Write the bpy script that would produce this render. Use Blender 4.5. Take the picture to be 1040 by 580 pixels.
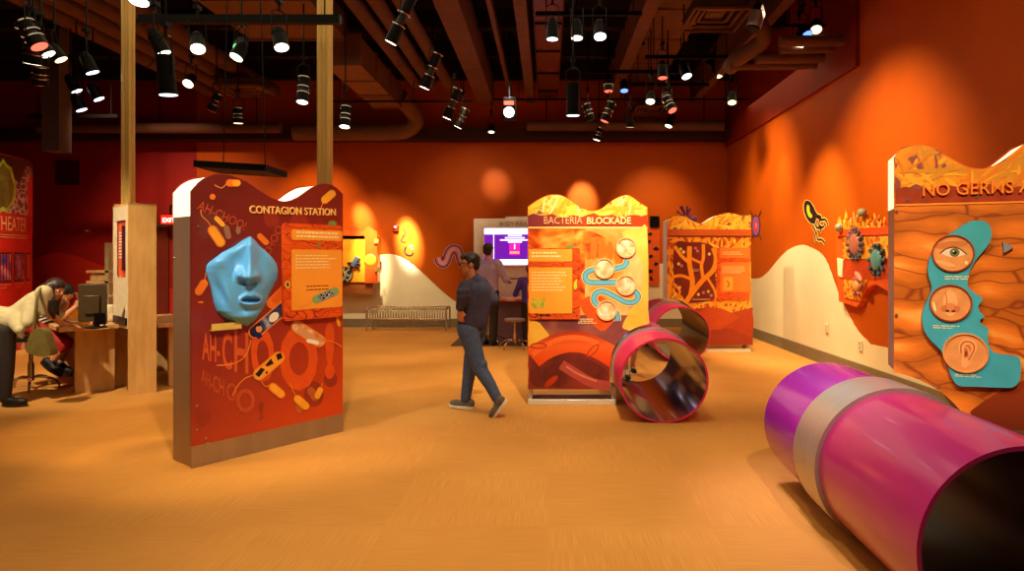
import bpy, bmesh, math, random
from mathutils import Vector, Matrix, Euler
for o in list(bpy.data.objects): bpy.data.objects.remove(o)
SC = bpy.context.scene; COL = SC.collection
PI = math.pi
# ------------------------------------------------------------------ camera
F = 660.0; VX = 556.0; VY = 262.0; EYE = 1.5
cd = bpy.data.cameras.new('camera'); cam = bpy.data.objects.new('camera', cd); COL.objects.link(cam)
cam.location = (0, 0, EYE); cam.rotation_euler = (PI/2, 0, 0)
cd.sensor_width = 36; cd.lens = 36*F/1040; cd.shift_x = -(VX-520)/1040; cd.shift_y = -(290-VY)/1040
cd.clip_start = 0.05; cd.clip_end = 100
SC.camera = cam
# ------------------------------------------------------------------ world, exposure
w = bpy.data.worlds.new('world'); SC.world = w; w.use_nodes = True
w.node_tree.nodes['Background'].inputs[0].default_value = (0.05, 0.02, 0.012, 1)
w.node_tree.nodes['Background'].inputs[1].default_value = 0.3
vs = SC.view_settings
vs.view_transform = 'Standard'; vs.look = 'None'; vs.gamma = 1; vs.use_curve_mapping = False; vs.exposure = 1.12
def P(px, py, Y): return Vector(((px-VX)/F*Y, Y, EYE-(py-VY)/F*Y))
def ground(px, py, z=0):
    Y = F*(EYE-z)/(py-VY); return Vector(((px-VX)/F*Y, Y, z))
# ------------------------------------------------------------------ lights
WARM = (1.0, 0.74, 0.38); SOFT = (1.0, 0.79, 0.48); COOLW = (1.0, 0.9, 0.75)
def area(loc, sx, sy, power, col, rot=(0,0,0)):  # unseen soft lamps added to fill the room from above
    l = bpy.data.lights.new('ceiling_fill', 'AREA'); l.shape = 'RECTANGLE'; l.size = sx; l.size_y = sy
    l.energy = power; l.color = col
    o = bpy.data.objects.new('ceiling_fill', l); o.location = loc; o.rotation_euler = rot; COL.objects.link(o); return o
def spot(loc, tgt, power, deg, blend=0.6, col=WARM, r=0.06):
    l = bpy.data.lights.new('spot_beam', 'SPOT'); l.energy = power; l.spot_size = math.radians(deg); l.spot_blend = blend
    l.color = col; l.shadow_soft_size = r
    o = bpy.data.objects.new('spot_beam', l); o.location = loc
    o.rotation_euler = (Vector(tgt)-Vector(loc)).to_track_quat('-Z', 'Y').to_euler(); COL.objects.link(o); return o
AMBER = (1.0, 0.62, 0.2)
area((-2.5, 5.5, 4.6), 7, 7, 62, SOFT)
area((2.2, 3.0, 4.6), 3, 5, 14, SOFT)
area((1.0, 11.0, 4.4), 6, 3, 24, WARM)
spot((-0.9, 2.2, 4.6), (-2.1, 5.1, 1.0), 280, 40, 0.8, SOFT)       # contagion panel
spot((-3.6, 2.6, 4.5), (-2.6, 5.0, 1.7), 200, 30, 0.8, COOLW)
spot((-5.2, 3.6, 4.5), (-2.8, 4.8, 0.4), 180, 26, 0.8, AMBER)
spot((0.3, 3.9, 4.6), (0.4, 6.6, 1.5), 420, 38, 0.8, SOFT)        # bacteria panel
spot((0.9, 4.6, 4.4), (0.8, 6.6, 1.9), 260, 30, 0.8, COOLW)
spot((2.5, 7.4, 4.4), (2.6, 10.3, 1.4), 380, 38, 0.8, WARM)       # tree panel
spot((1.4, 0.6, 4.5), (2.5, 3.4, 1.5), 330, 42, 0.8, SOFT)       # germs panel
spot((0.4, 2.0, 4.5), (1.7, 3.0, 0.5), 170, 36, 0.8, (1, .85, .8))  # big tunnel
spot((-0.6, 2.4, 4.4), (1.95, 3.7, 1.2), 90, 24, 0.8, SOFT)
spot((0.9, 5.4, 4.5), (1.7, 4.1, 0.6), 150, 30, 0.8, (.85, .6, 1)) # cool light on tunnel back
spot((-0.5, 1.8, 4.7), (-0.8, 2.8, 0), 200, 75, 1.0, SOFT)         # floor washes
spot((0.5, 4.6, 4.7), (0.0, 4.6, 0), 190, 66, 1.0, SOFT)
spot((-1.2, 7.6, 4.6), (-1.1, 8.6, 0), 270, 60, 1.0, (1, .68, .28))
spot((-3.2, 5.6, 4.6), (-3.5, 5.9, 0), 190, 34, 0.5, AMBER)
spot((-5.6, 3.6, 4.6), (-5.2, 4.6, 0), 60, 60, 0.9, AMBER)
spot((-4.0, 9.4, 4.6), (-3.0, 11.0, 0), 260, 60, 0.8, WARM)
spot((1.6, 7.6, 4.6), (1.8, 8.4, 0), 180, 60, 0.8, WARM)
spot((3.2, 9.6, 4.6), (3.0, 10.6, 0), 120, 50, 0.8, WARM)
spot((-5.4, 4.2, 4.6), (-5.2, 7.2, 1.1), 560, 38, 0.8, (1, .8, .5))       # desk
spot((-7.4, 8.2, 4.6), (-7.2, 9.4, 0), 260, 50, 0.8, WARM)
spot((-7.6, 6.4, 4.5), (-9.2, 9.8, 1.8), 800, 44, 0.8, (1, .78, .6))  # rotunda
spot((-7.0, 9.8, 4.6), (-7.6, 14.1, 1.6), 420, 64, 1.0, (1, .62, .4))
# wall accents
spot((-4.5, 13.0, 3.7), (-4.0, 14.1, 2.35), 600, 17, 1.0, (1, .88, .66))
spot((-3.3, 12.95, 3.75), (-3.02, 14.1, 1.9), 2300, 17, 1.0, (1, .9, .7))
spot((-3.5, 12.6, 3.7), (-3.85, 14.1, 1.3), 900, 21, 1.0, (1, .86, .5))
spot((-3.9, 11.6, 4.3), (-3.6, 14.1, 1.1), 240, 50, 1.0, (1, .82, .5))
spot((-1.5, 12.6, 3.8), (-1.12, 14.1, 3.1), 60, 26, 1.0, COOLW)
spot((0.7, 12.9, 3.8), (0.75, 14.1, 2.75), 230, 28, 0.9, COOLW)
spot((2.0, 12.0, 4.4), (2.4, 14.1, 2.2), 150, 50, 1.0, WARM)
spot((-4.6, 11.6, 4.2), (-5.0, 14.1, 2.3), 260, 50, 1.0, AMBER)
spot((-1.6, 11.0, 4.4), (-1.6, 14.1, 2.2), 70, 60, 1.0, WARM)
spot((1.4, 10.6, 4.4), (3.9, 11.4, 2.4), 330, 66, 1.0, WARM)
spot((2.6, 8.6, 4.2), (3.9, 9.4, 1.0), 320, 56, 0.8, (1, .85, .5))
spot((3.2, 10.6, 4.0), (3.9, 10.8, 2.6), 50, 34, 0.8, WARM)
spot((1.7, 7.2, 4.3), (3.9, 7.5, 1.9), 330, 76, 1.0, (1, .72, .32))
spot((-0.6, 10.4, 4.4), (-0.8, 12.2, 1.6), 260, 40, 0.8, COOLW)
spot((1.0, 11.2, 3.9), (-0.3, 11.9, 0.3), 30, 40, 1, (.5, .25, 1))
# ------------------------------------------------------------------ helpers: colour and materials
def lin(c): return tuple((v/255/12.92 if v/255 <= .04045 else ((v/255+.055)/1.055)**2.4) for v in c)
MATS = {}
def base_mat(name):
    m = bpy.data.materials.new(name); m.use_nodes = True; MATS[name] = m
    return m, m.node_tree, m.node_tree.nodes['Principled BSDF']
def setp(b, rough=.5, metal=0, coat=0, emi=None, es=0, trans=0, ior=1.45):
    b.inputs['Roughness'].default_value = rough; b.inputs['Metallic'].default_value = metal
    b.inputs['Coat Weight'].default_value = coat; b.inputs['Coat Roughness'].default_value = .08
    b.inputs['Transmission Weight'].default_value = trans; b.inputs['IOR'].default_value = ior
    if emi is not None:
        b.inputs['Emission Color'].default_value = (*emi, 1); b.inputs['Emission Strength'].default_value = es
def ramp(nt, stops, fac, interp='LINEAR'):
    r = nt.nodes.new('ShaderNodeValToRGB'); r.color_ramp.interpolation = interp
    e = r.color_ramp.elements
    while len(e) < len(stops): e.new(0.5)
    for el, (p, c) in zip(e, stops): el.position = p; el.color = (*c, 1)
    nt.links.new(fac, r.inputs[0]); return r.outputs[0]
def coords(nt, scale=(1,1,1), rot=(0,0,0), distort=0, dscale=3):
    t = nt.nodes.new('ShaderNodeTexCoord'); mp = nt.nodes.new('ShaderNodeMapping')
    mp.inputs['Scale'].default_value = scale; mp.inputs['Rotation'].default_value = rot
    src = t.outputs['Object']
    if distort:
        n = nt.nodes.new('ShaderNodeTexNoise'); n.inputs['Scale'].default_value = dscale; nt.links.new(src, n.inputs['Vector'])
        s = nt.nodes.new('ShaderNodeVectorMath'); s.operation = 'SCALE'; s.inputs['Scale'].default_value = distort
        nt.links.new(n.outputs['Color'], s.inputs[0])
        a = nt.nodes.new('ShaderNodeVectorMath'); a.operation = 'ADD'
        nt.links.new(src, a.inputs[0]); nt.links.new(s.outputs[0], a.inputs[1]); src = a.outputs[0]
    nt.links.new(src, mp.inputs['Vector']); return mp.outputs[0]
def M(name, rgb=None, rough=.5, metal=0, var=.08, scale=12, coat=0, emi=None, es=0, bump=0, stretch=(1,1,1), trans=0):
    if name in MATS: return MATS[name]
    m, nt, b = base_mat(name); c = lin(rgb)
    setp(b, rough, metal, coat, lin(emi) if emi else None, es, trans)
    n = nt.nodes.new('ShaderNodeTexNoise'); n.inputs['Scale'].default_value = scale; n.inputs['Detail'].default_value = 4
    nt.links.new(coords(nt, stretch), n.inputs['Vector'])
    nt.links.new(ramp(nt, [(.3, tuple(v*(1-var) for v in c)), (.7, tuple(min(1, v*(1+var)) for v in c))], n.outputs['Fac']), b.inputs['Base Color'])
    if bump:
        bp = nt.nodes.new('ShaderNodeBump'); bp.inputs['Strength'].default_value = bump; bp.inputs['Distance'].default_value = .01
        nt.links.new(n.outputs['Fac'], bp.inputs['Height']); nt.links.new(bp.outputs[0], b.inputs['Normal'])
    return m
def M_web(name, fibre, gap, scale=8, stretch=(1,1,1), rot=(0,0,0), width=.12, rough=.35, dist=.25, fibre2=None, coat=.3, inv=False):
    m, nt, b = base_mat(name); setp(b, rough, 0, coat)
    v = nt.nodes.new('ShaderNodeTexVoronoi'); v.feature = 'DISTANCE_TO_EDGE'; v.inputs['Scale'].default_value = scale
    co = coords(nt, stretch, rot, dist, 3); nt.links.new(co, v.inputs['Vector'])
    n = nt.nodes.new('ShaderNodeTexNoise'); n.inputs['Scale'].default_value = scale*1.4; n.inputs['Detail'].default_value = 5
    nt.links.new(co, n.inputs['Vector'])
    f1 = lin(fibre); f2 = lin(fibre2) if fibre2 else tuple(x*.55 for x in f1)
    fc = ramp(nt, [(.3, f2), (.6, f1)], n.outputs['Fac'])
    k = ramp(nt, [(width, (1,1,1)), (width*2.2, (0,0,0))] if inv else [(width, (0,0,0)), (width*1.3, (1,1,1))], v.outputs['Distance'])
    mx = nt.nodes.new('ShaderNodeMix'); mx.data_type = 'RGBA'
    nt.links.new(k, mx.inputs['Factor']); nt.links.new(fc, mx.inputs[6]); mx.inputs[7].default_value = (*lin(gap), 1)
    nt.links.new(mx.outputs[2], b.inputs['Base Color']); return m
def M_art(name, stops, scale=4, stretch=(1,1,1), rot=(0,0,0), dist=.3, rough=.35, coat=.3, detail=3):
    m, nt, b = base_mat(name); setp(b, rough, 0, coat)
    n = nt.nodes.new('ShaderNodeTexNoise'); n.inputs['Scale'].default_value = scale; n.inputs['Detail'].default_value = detail
    nt.links.new(coords(nt, stretch, rot, dist, 2), n.inputs['Vector'])
    nt.links.new(ramp(nt, [(p, lin(c)) for p, c in stops], n.outputs['Fac']), b.inputs['Base Color']); return m
def M_grad(name, stops, vec, lo, hi, rough=.35, coat=.3):
    """printed colour gradient along a direction of the panel"""
    m, nt, b = base_mat(name); setp(b, rough, 0, coat)
    t = nt.nodes.new('ShaderNodeTexCoord'); d = nt.nodes.new('ShaderNodeVectorMath'); d.operation = 'DOT_PRODUCT'
    d.inputs[1].default_value = vec; nt.links.new(t.outputs['Object'], d.inputs[0])
    n = nt.nodes.new('ShaderNodeTexNoise'); n.inputs['Scale'].default_value = 3; n.inputs['Detail'].default_value = 4
    nt.links.new(t.outputs['Object'], n.inputs['Vector'])
    ma = nt.nodes.new('ShaderNodeMath'); ma.operation = 'MULTIPLY_ADD'; ma.inputs[1].default_value = .25*(hi-lo); ma.inputs[2].default_value = -.12*(hi-lo)
    nt.links.new(n.outputs['Fac'], ma.inputs[0])
    ad = nt.nodes.new('ShaderNodeMath'); ad.operation = 'ADD'; nt.links.new(d.outputs['Value'], ad.inputs[0]); nt.links.new(ma.outputs[0], ad.inputs[1])
    r = nt.nodes.new('ShaderNodeMapRange'); r.inputs[1].default_value = lo; r.inputs[2].default_value = hi
    nt.links.new(ad.outputs[0], r.inputs[0])
    nt.links.new(ramp(nt, [(p, lin(c)) for p, c in stops], r.outputs[0]), b.inputs['Base Color']); return m
def M_fold(name, dark, mid, light, scale=6, stretch=(1,1,2), rot=(0,0,0), dist=.3, rough=.4, coat=.3):
    """printed picture of folded skin"""
    m, nt, b = base_mat(name); setp(b, rough, 0, coat); co = coords(nt, stretch, rot, dist, 2.5)
    v = nt.nodes.new('ShaderNodeTexVoronoi'); v.feature = 'SMOOTH_F1'; v.inputs['Scale'].default_value = scale; v.inputs['Smoothness'].default_value = .25; nt.links.new(co, v.inputs['Vector'])
    e = nt.nodes.new('ShaderNodeTexVoronoi'); e.feature = 'DISTANCE_TO_EDGE'; e.inputs['Scale'].default_value = scale; nt.links.new(co, e.inputs['Vector'])
    n = nt.nodes.new('ShaderNodeTexNoise'); n.inputs['Scale'].default_value = scale*3; n.inputs['Detail'].default_value = 6; nt.links.new(co, n.inputs['Vector'])
    a = nt.nodes.new('ShaderNodeMath'); a.operation = 'MULTIPLY_ADD'; a.inputs[1].default_value = .5; nt.links.new(n.outputs['Fac'], a.inputs[0]); nt.links.new(v.outputs['Distance'], a.inputs[2])
    c1 = ramp(nt, [(.35, lin(light)), (.62, lin(mid)), (.95, tuple(x*.6 for x in lin(mid)))], a.outputs[0])
    k = ramp(nt, [(.0, lin(dark)), (.035, (1,1,1))], e.outputs['Distance'])
    k2 = ramp(nt, [(.0, (0,0,0)), (.04, (1,1,1))], e.outputs['Distance'])
    mx = nt.nodes.new('ShaderNodeMix'); mx.data_type = 'RGBA'; nt.links.new(k2, mx.inputs['Factor']); mx.inputs[6].default_value = (*lin(dark), 1); nt.links.new(c1, mx.inputs[7])
    nt.links.new(mx.outputs[2], b.inputs['Base Color']); return m
def M_brushed(name, rgb, rough=.35, stretch=(1,1,40), metal=.85):
    m, nt, b = base_mat(name); setp(b, rough, metal); c = lin(rgb)
    n = nt.nodes.new('ShaderNodeTexNoise'); n.inputs['Scale'].default_value = 6; n.inputs['Detail'].default_value = 5
    nt.links.new(coords(nt, stretch), n.inputs['Vector'])
    nt.links.new(ramp(nt, [(.3, tuple(v*.8 for v in c)), (.7, c)], n.outputs['Fac']), b.inputs['Base Color'])
    return m
def M_wood(name, c1, c2, scale=3, stretch=(1,1,.15), rough=.45):
    m, nt, b = base_mat(name); setp(b, rough)
    n = nt.nodes.new('ShaderNodeTexNoise'); n.inputs['Scale'].default_value = scale*8; n.inputs['Detail'].default_value = 6
    nt.links.new(coords(nt, stretch, distort=.05), n.inputs['Vector'])
    nt.links.new(ramp(nt, [(.35, lin(c1)), (.65, lin(c2))], n.outputs['Fac']), b.inputs['Base Color']); return m
# ------------------------------------------------------------------ helpers: mesh
class MB:
    def __init__(s): s.v = []; s.f = []; s.m = []; s.mats = []
    def mi(s, mat):
        if mat not in s.mats: s.mats.append(mat)
        return s.mats.index(mat)
    def add(s, vs, fs, mat):
        k = len(s.v); s.v += [Vector(p) for p in vs]; i = s.mi(mat)
        for f in fs: s.f.append([k+j for j in f]); s.m.append(i)
    def box(s, c, d, mat, rot=None):
        R = rot or Matrix.Identity(3); c = Vector(c)
        vs = [c+R@Vector((x*d[0]/2, y*d[1]/2, z*d[2]/2)) for x in (-1,1) for y in (-1,1) for z in (-1,1)]
        s.add(vs, [(0,1,3,2),(4,6,7,5),(0,4,5,1),(2,3,7,6),(0,2,6,4),(1,5,7,3)], mat)
    def loft(s, rings, mat, caps=True, close=True):
        n = len(rings[0]); vs = [p for r in rings for p in r]; fs = []
        for i in range(len(rings)-1):
            for j in range(n if close else n-1):
                k = (j+1) % n; fs.append((i*n+j, i*n+k, (i+1)*n+k, (i+1)*n+j))
        if caps: fs.append(tuple(range(n))[::-1]); fs.append(tuple((len(rings)-1)*n+j for j in range(n)))
        s.add(vs, fs, mat)
    def frame(s, d):
        d = Vector(d).normalized(); u = d.cross(Vector((0,0,1)))
        if u.length < 1e-3: u = Vector((1,0,0))
        u.normalize(); return d, u, d.cross(u)
    def cyl(s, a, b, r0, mat, r1=None, n=16, caps=True):
        a = Vector(a); b = Vector(b); r1 = r0 if r1 is None else r1; d, u, v = s.frame(b-a)
        s.loft([[p+(u*math.cos(t)+v*math.sin(t))*r for t in [2*PI*i/n for i in range(n)]] for p, r in ((a, r0), (b, r1))], mat, caps)
    def tube(s, pts, r, mat, n=8, caps=True):
        pts = [Vector(p) for p in pts]; rings = []; rr = r if isinstance(r, (list, tuple)) else [r]*len(pts)
        d0 = (pts[1]-pts[0]).normalized(); _, u, v = s.frame(d0)
        for i, p in enumerate(pts):
            d = (pts[min(i+1, len(pts)-1)]-pts[max(i-1, 0)]).normalized()
            u = (u-d*u.dot(d)).normalized(); v = d.cross(u)
            rings.append([p+(u*math.cos(t)+v*math.sin(t))*rr[i] for t in [2*PI*k/n for k in range(n)]])
        s.loft(rings, mat, caps)
    def ell(s, c, r, mat, R=None, nu=16, nv=10):
        c = Vector(c); r = (r, r, r) if isinstance(r, (int, float)) else r; R = R or Matrix.Identity(3)
        vs = [c+R@Vector((0,0,-r[2]))]
        for i in range(1, nv):
            a = -PI/2+PI*i/nv
            for j in range(nu):
                t = 2*PI*j/nu; vs.append(c+R@Vector((r[0]*math.cos(a)*math.cos(t), r[1]*math.cos(a)*math.sin(t), r[2]*math.sin(a))))
        vs.append(c+R@Vector((0,0,r[2]))); fs = [(0, 1+(j+1) % nu, 1+j) for j in range(nu)]
        for i in range(nv-2):
            for j in range(nu):
                k = (j+1) % nu; fs.append((1+i*nu+j, 1+i*nu+k, 1+(i+1)*nu+k, 1+(i+1)*nu+j))
        L = len(vs)-1; b = 1+(nv-2)*nu; fs += [(b+j, b+(j+1) % nu, L) for j in range(nu)]
        s.add(vs, fs, mat)
    def cap(s, a, ra, b, rb, mat, n=14):
        """tapered limb with round ends"""
        a = Vector(a); b = Vector(b); d, u, v = s.frame(b-a); rings = []
        for k in range(1, 5): 
            t = PI/2*(1-k/4); rings.append((a-d*ra*math.sin(t), max(ra*math.cos(t), 1e-4)))
        for k in range(4):
            t = PI/2*k/4; rings.append((b+d*rb*math.sin(t), max(rb*math.cos(t), 1e-4)))
        rings = [(a-d*ra, ra*.05)]+rings+[(b+d*rb, rb*.05)]
        s.loft([[p+(u*math.cos(t)+v*math.sin(t))*r for t in [2*PI*i/n for i in range(n)]] for p, r in rings], mat)
    def chain(s, pts, mat):
        for (a, ra), (b, rb) in zip(pts[:-1], pts[1:]): s.cap(a, ra, b, rb, mat)
    def prism(s, poly, axis, mat, side=None):
        """poly: 3-D points of a planar outline, axis: extrusion vector"""
        n = len(poly); ax = Vector(axis); vs = [Vector(p) for p in poly]+[Vector(p)+ax for p in poly]
        s.add(vs, [tuple(range(n))[::-1], tuple(range(n, 2*n))], mat)
        s.add(vs, [(i, (i+1) % n, n+(i+1) % n, n+i) for i in range(n)], side or mat)
    def build(s, name, parent=None, off=(0,0,0), smooth=True, bevel=0, ang=35, loc=None):
        me = bpy.data.meshes.new(name); o = Vector(off)
        me.from_pydata([tuple(p-o) for p in s.v], [], s.f); me.update()
        for m in s.mats: me.materials.append(m)
        for p, i in zip(me.polygons, s.m): p.material_index = i
        if smooth:
            for p in me.polygons: p.use_smooth = True
            try: me.set_sharp_from_angle(angle=math.radians(ang))
            except Exception: pass
        ob = bpy.data.objects.new(name, me); COL.objects.link(ob)
        if parent: ob.parent = parent
        if loc is not None: ob.location = loc
        if bevel:
            b = ob.modifiers.new('bevel', 'BEVEL'); b.width = bevel; b.segments = 2; b.limit_method = 'ANGLE'
        return ob
def blob(mb, name, parent, off, vox=.012, sm=6):
    """limbs and masses merged into one continuous skin"""
    ob = mb.build(name, parent, off)
    r = ob.modifiers.new('skin', 'REMESH'); r.mode = 'VOXEL'; r.voxel_size = vox; r.use_smooth_shade = True
    c = ob.modifiers.new('relax', 'SMOOTH'); c.factor = .5; c.iterations = sm
    return ob
def tag(o, label=None, cat=None, group=None, kind=None):
    if label: o['label'] = label
    if cat: o['category'] = cat
    if group: o['group'] = group
    if kind: o['kind'] = kind
    return o
def empty(name, loc, label, cat, rz=0, group=None):
    o = bpy.data.objects.new(name, None); COL.objects.link(o); o.location = loc; o.rotation_euler = (0, 0, rz)
    o.empty_display_size = .1
    return tag(o, label, cat, group)
def copy_tree(o, parent=None):
    c = o.copy(); COL.objects.link(c)
    if parent: c.parent = parent
    for ch in [x for x in bpy.data.objects if x.parent == o]: copy_tree(ch, c)
    return c
def spline(pts, n=8):
    out = []; q = [Vector(p) for p in pts]
    for i in range(len(q)-1):
        p0 = q[max(i-1, 0)]; p1 = q[i]; p2 = q[i+1]; p3 = q[min(i+2, len(q)-1)]
        for k in range(n):
            t = k/n; out.append(.5*((2*p1)+(p2-p0)*t+(2*p0-5*p1+4*p2-p3)*t*t+(3*p1-3*p2+p3-p0)*t**3))
    out.append(q[-1]); return out
def loop_spline(pts, n=6):
    q = [Vector(p) for p in pts]; m = len(q); out = []
    for i in range(m):
        p0, p1, p2, p3 = q[i-1], q[i], q[(i+1) % m], q[(i+2) % m]
        for k in range(n):
            t = k/n; out.append(.5*((2*p1)+(p2-p0)*t+(2*p0-5*p1+4*p2-p3)*t*t+(3*p1-3*p2+p3-p0)*t**3))
    return out
TXT = {}
def text_mesh(s, ext=0, bold=0):
    key = (s, ext, bold)
    if key not in TXT:
        c = bpy.data.curves.new('t', 'FONT'); c.body = s; c.size = 1; c.extrude = ext; c.offset = bold; c.resolution_u = 3
        o = bpy.data.objects.new('t', c); me = bpy.data.meshes.new_from_object(o)
        vs = [tuple(v.co) for v in me.vertices]; fs = [tuple(p.vertices) for p in me.polygons]
        x0 = min(v[0] for v in vs); x1 = max(v[0] for v in vs); y1 = max(v[1] for v in vs)
        TXT[key] = ([(v[0]-x0, v[1], v[2]) for v in vs], fs, x1-x0, y1)
        bpy.data.objects.remove(o); bpy.data.curves.remove(c); bpy.data.meshes.remove(me)
    return TXT[key]
# surfaces that carry printed graphics: uv(px, py) finds the point of the surface, xyz(u, z, off) gives local 3-D
class Plane:
    def __init__(s, x, y, ang, z=0): s.o = Vector((x, y)); s.a = ang; s.d = Vector((math.cos(ang), math.sin(ang)))
    def uv(s, px, py):
        k = (px-VX)/F; den = s.d.x-k*s.d.y; u = (k*s.o.y-s.o.x)/den; Y = s.o.y+u*s.d.y
        return (u, EYE-(py-VY)/F*Y)
    def xyz(s, u, z, off=0): return Vector((u, -off, z))
    def relief(s, px, py, d):
        """local point of a relief standing d proud of the panel"""
        t = Plane(s.o.x+d*math.sin(s.a), s.o.y-d*math.cos(s.a), s.a); u, z = t.uv(px, py); return Vector((u, -d, z))
class Drum:
    def __init__(s, cx, cy, r): s.c = Vector((cx, cy)); s.r = r
    def uv(s, px, py):
        d = Vector(((px-VX)/F, 1)); b = d.dot(s.c); a = d.dot(d); c = s.c.dot(s.c)-s.r*s.r
        disc = max(b*b-a*c, 0); t = (b-math.sqrt(disc))/a; p = d*t-s.c
        return (math.atan2(p.y, p.x)*s.r, EYE-(py-VY)/F*t)
    def xyz(s, u, z, off=0):
        a = u/s.r; return Vector(((s.r+off)*math.cos(a), (s.r+off)*math.sin(a), z))
class Print(MB):
    """flat printed shapes on a surface; points are given in photograph coordinates"""
    def __init__(s, surf, px=True): super().__init__(); s.s = surf; s.px = px; s.k = .0008
    def q(s, p): return s.s.uv(*p) if s.px else p
    def lay(s): s.k += .00003 if s.fine else .00012; return s.k
    notch = None; fine = False
    def push(s, p):
        if not s.notch: return p
        uc, zc, R = s.notch; dx = p[0]-uc; dy = p[1]-zc
        if abs(dx) >= R or (dy > 0 and math.hypot(dx, dy) >= R): return p
        h = R if dy < 0 else math.sqrt(R*R-dy*dy)
        return (uc+(h if uc < .6 else -h), p[1])
    def polyuv(s, uv, mat, off=None):
        off = s.lay() if off is None else off
        if s.notch:
            o = []
            for i, a in enumerate(uv):
                c = uv[(i+1) % len(uv)]; L = math.hypot(c[0]-a[0], c[1]-a[1]); m = max(1, int(L/.02))
                o += [(a[0]+(c[0]-a[0])*k/m, a[1]+(c[1]-a[1])*k/m) for k in range(m)]
            uv = []
            for p in map(s.push, o):
                if not uv or math.hypot(p[0]-uv[-1][0], p[1]-uv[-1][1]) > 1e-4: uv.append(p)
        s.add([s.s.xyz(u, z, off) for u, z in uv], [tuple(range(len(uv)))], mat)
    def poly(s, pts, mat, off=None): s.polyuv([s.q(p) for p in pts], mat, off)
    def smooth(s, pts, mat, off=None, n=6): s.poly([(p.x, p.y) for p in loop_spline([(a, b, 0) for a, b in pts], n)], mat, off)
    def disc(s, c, rx, ry, mat, ang=0, off=None, n=24):
        ca, sa = math.cos(ang), math.sin(ang)
        s.poly([(c[0]+rx*math.cos(t)*ca-ry*math.sin(t)*sa, c[1]+rx*math.cos(t)*sa+ry*math.sin(t)*ca) for t in [2*PI*i/n for i in range(n)]], mat, off)
    def capsule(s, a, b, w, mat, off=None):
        a = Vector(a); b = Vector(b); d = (b-a).normalized(); nrm = Vector((-d.y, d.x)); pts = []
        for i in range(9): t = PI/2+PI*i/8; pts.append(a+(d*math.cos(t)+nrm*math.sin(t))*w)
        for i in range(9): t = -PI/2+PI*i/8; pts.append(b+(d*math.cos(t)+nrm*math.sin(t))*w)
        s.poly([(p.x, p.y) for p in pts], mat, off)
    def stroke(s, pts, wd, mat, sm=True, off=None):
        off = s.lay() if off is None else off
        P_ = [(p.x, p.y) for p in spline([(a, b, 0) for a, b in pts], 6)] if sm and len(pts) > 2 else pts
        q = [Vector(s.q(p)) for p in P_]
        sc = 1
        if s.px: a = Vector(s.q((pts[0][0], pts[0][1]))); b = Vector(s.q((pts[0][0], pts[0][1]+10))); sc = (b-a).length/10
        L = []; R = []
        for i, p in enumerate(q):
            d = (q[min(i+1, len(q)-1)]-q[max(i-1, 0)]).normalized(); n = Vector((-d.y, d.x))*wd*sc/2; L.append(p+n); R.append(p-n)
        m = len(L); s.add([s.s.xyz(*s.push((p.x, p.y)), off) for p in L+R], [(i, i+1, m+i+1, m+i) for i in range(m-1)], mat)
    def rect(s, x0, y0, x1, y1, mat, off=None, r=0, sq=True):
        """rectangle between two photo points, upright on the surface"""
        a = s.q((x0, y0)); b = s.q((x1, y1)); u0, u1 = sorted((a[0], b[0])); 
        z0, z1 = sorted((a[1], b[1])); s.rectuv(u0, z0, u1, z1, mat, off, r)
    def rectuv(s, u0, z0, u1, z1, mat, off=None, r=0):
        if r <= 0: s.polyuv([(u0, z0), (u1, z0), (u1, z1), (u0, z1)], mat, off); return
        pts = []
        for cx, cz, a0 in ((u1-r, z0+r, -PI/2), (u1-r, z1-r, 0), (u0+r, z1-r, PI/2), (u0+r, z0+r, PI)):
            for i in range(5): t = a0+PI/2*i/4; pts.append((cx+r*math.cos(t), cz+r*math.sin(t)))
        s.polyuv(pts, mat, off)
    def text(s, st, a, b, mat, hs=1.0, ext=0, bold=0, off=None, curve=0):
        """text whose base line runs from photo point a to b; hs stretches its height"""
        off = s.lay() if off is None else off
        vs, fs, wd, h = text_mesh(st, ext, bold); p = Vector(s.q(a)); e = Vector(s.q(b)); d = e-p; sc = d.length/wd; d.normalize(); n = Vector((-d.y, d.x))
        out = []
        for x, y, z in vs:
            c = curve*math.sin(PI*x/wd); w_ = p+d*x*sc+n*(y*sc*hs+c); out.append(s.s.xyz(w_.x, w_.y, off+(z*sc if ext else 0)))
        s.add(out, fs, mat)
    def word(s, st, a, b, hpx, mat, bold=.03):
        """upright letters whose feet follow the line a-b, hpx photo pixels tall"""
        off = s.lay(); vs, fs, wd, ht = text_mesh(st, 0, bold); A = Vector(s.q(a)); C = Vector(s.q(b)); H = abs(s.q((a[0], a[1]-hpx))[1]-A.y)
        s.add([s.s.xyz(A.x+(C.x-A.x)*v[0]/wd, A.y+(C.y-A.y)*v[0]/wd+v[1]/ht*H, off) for v in vs], fs, mat)
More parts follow.
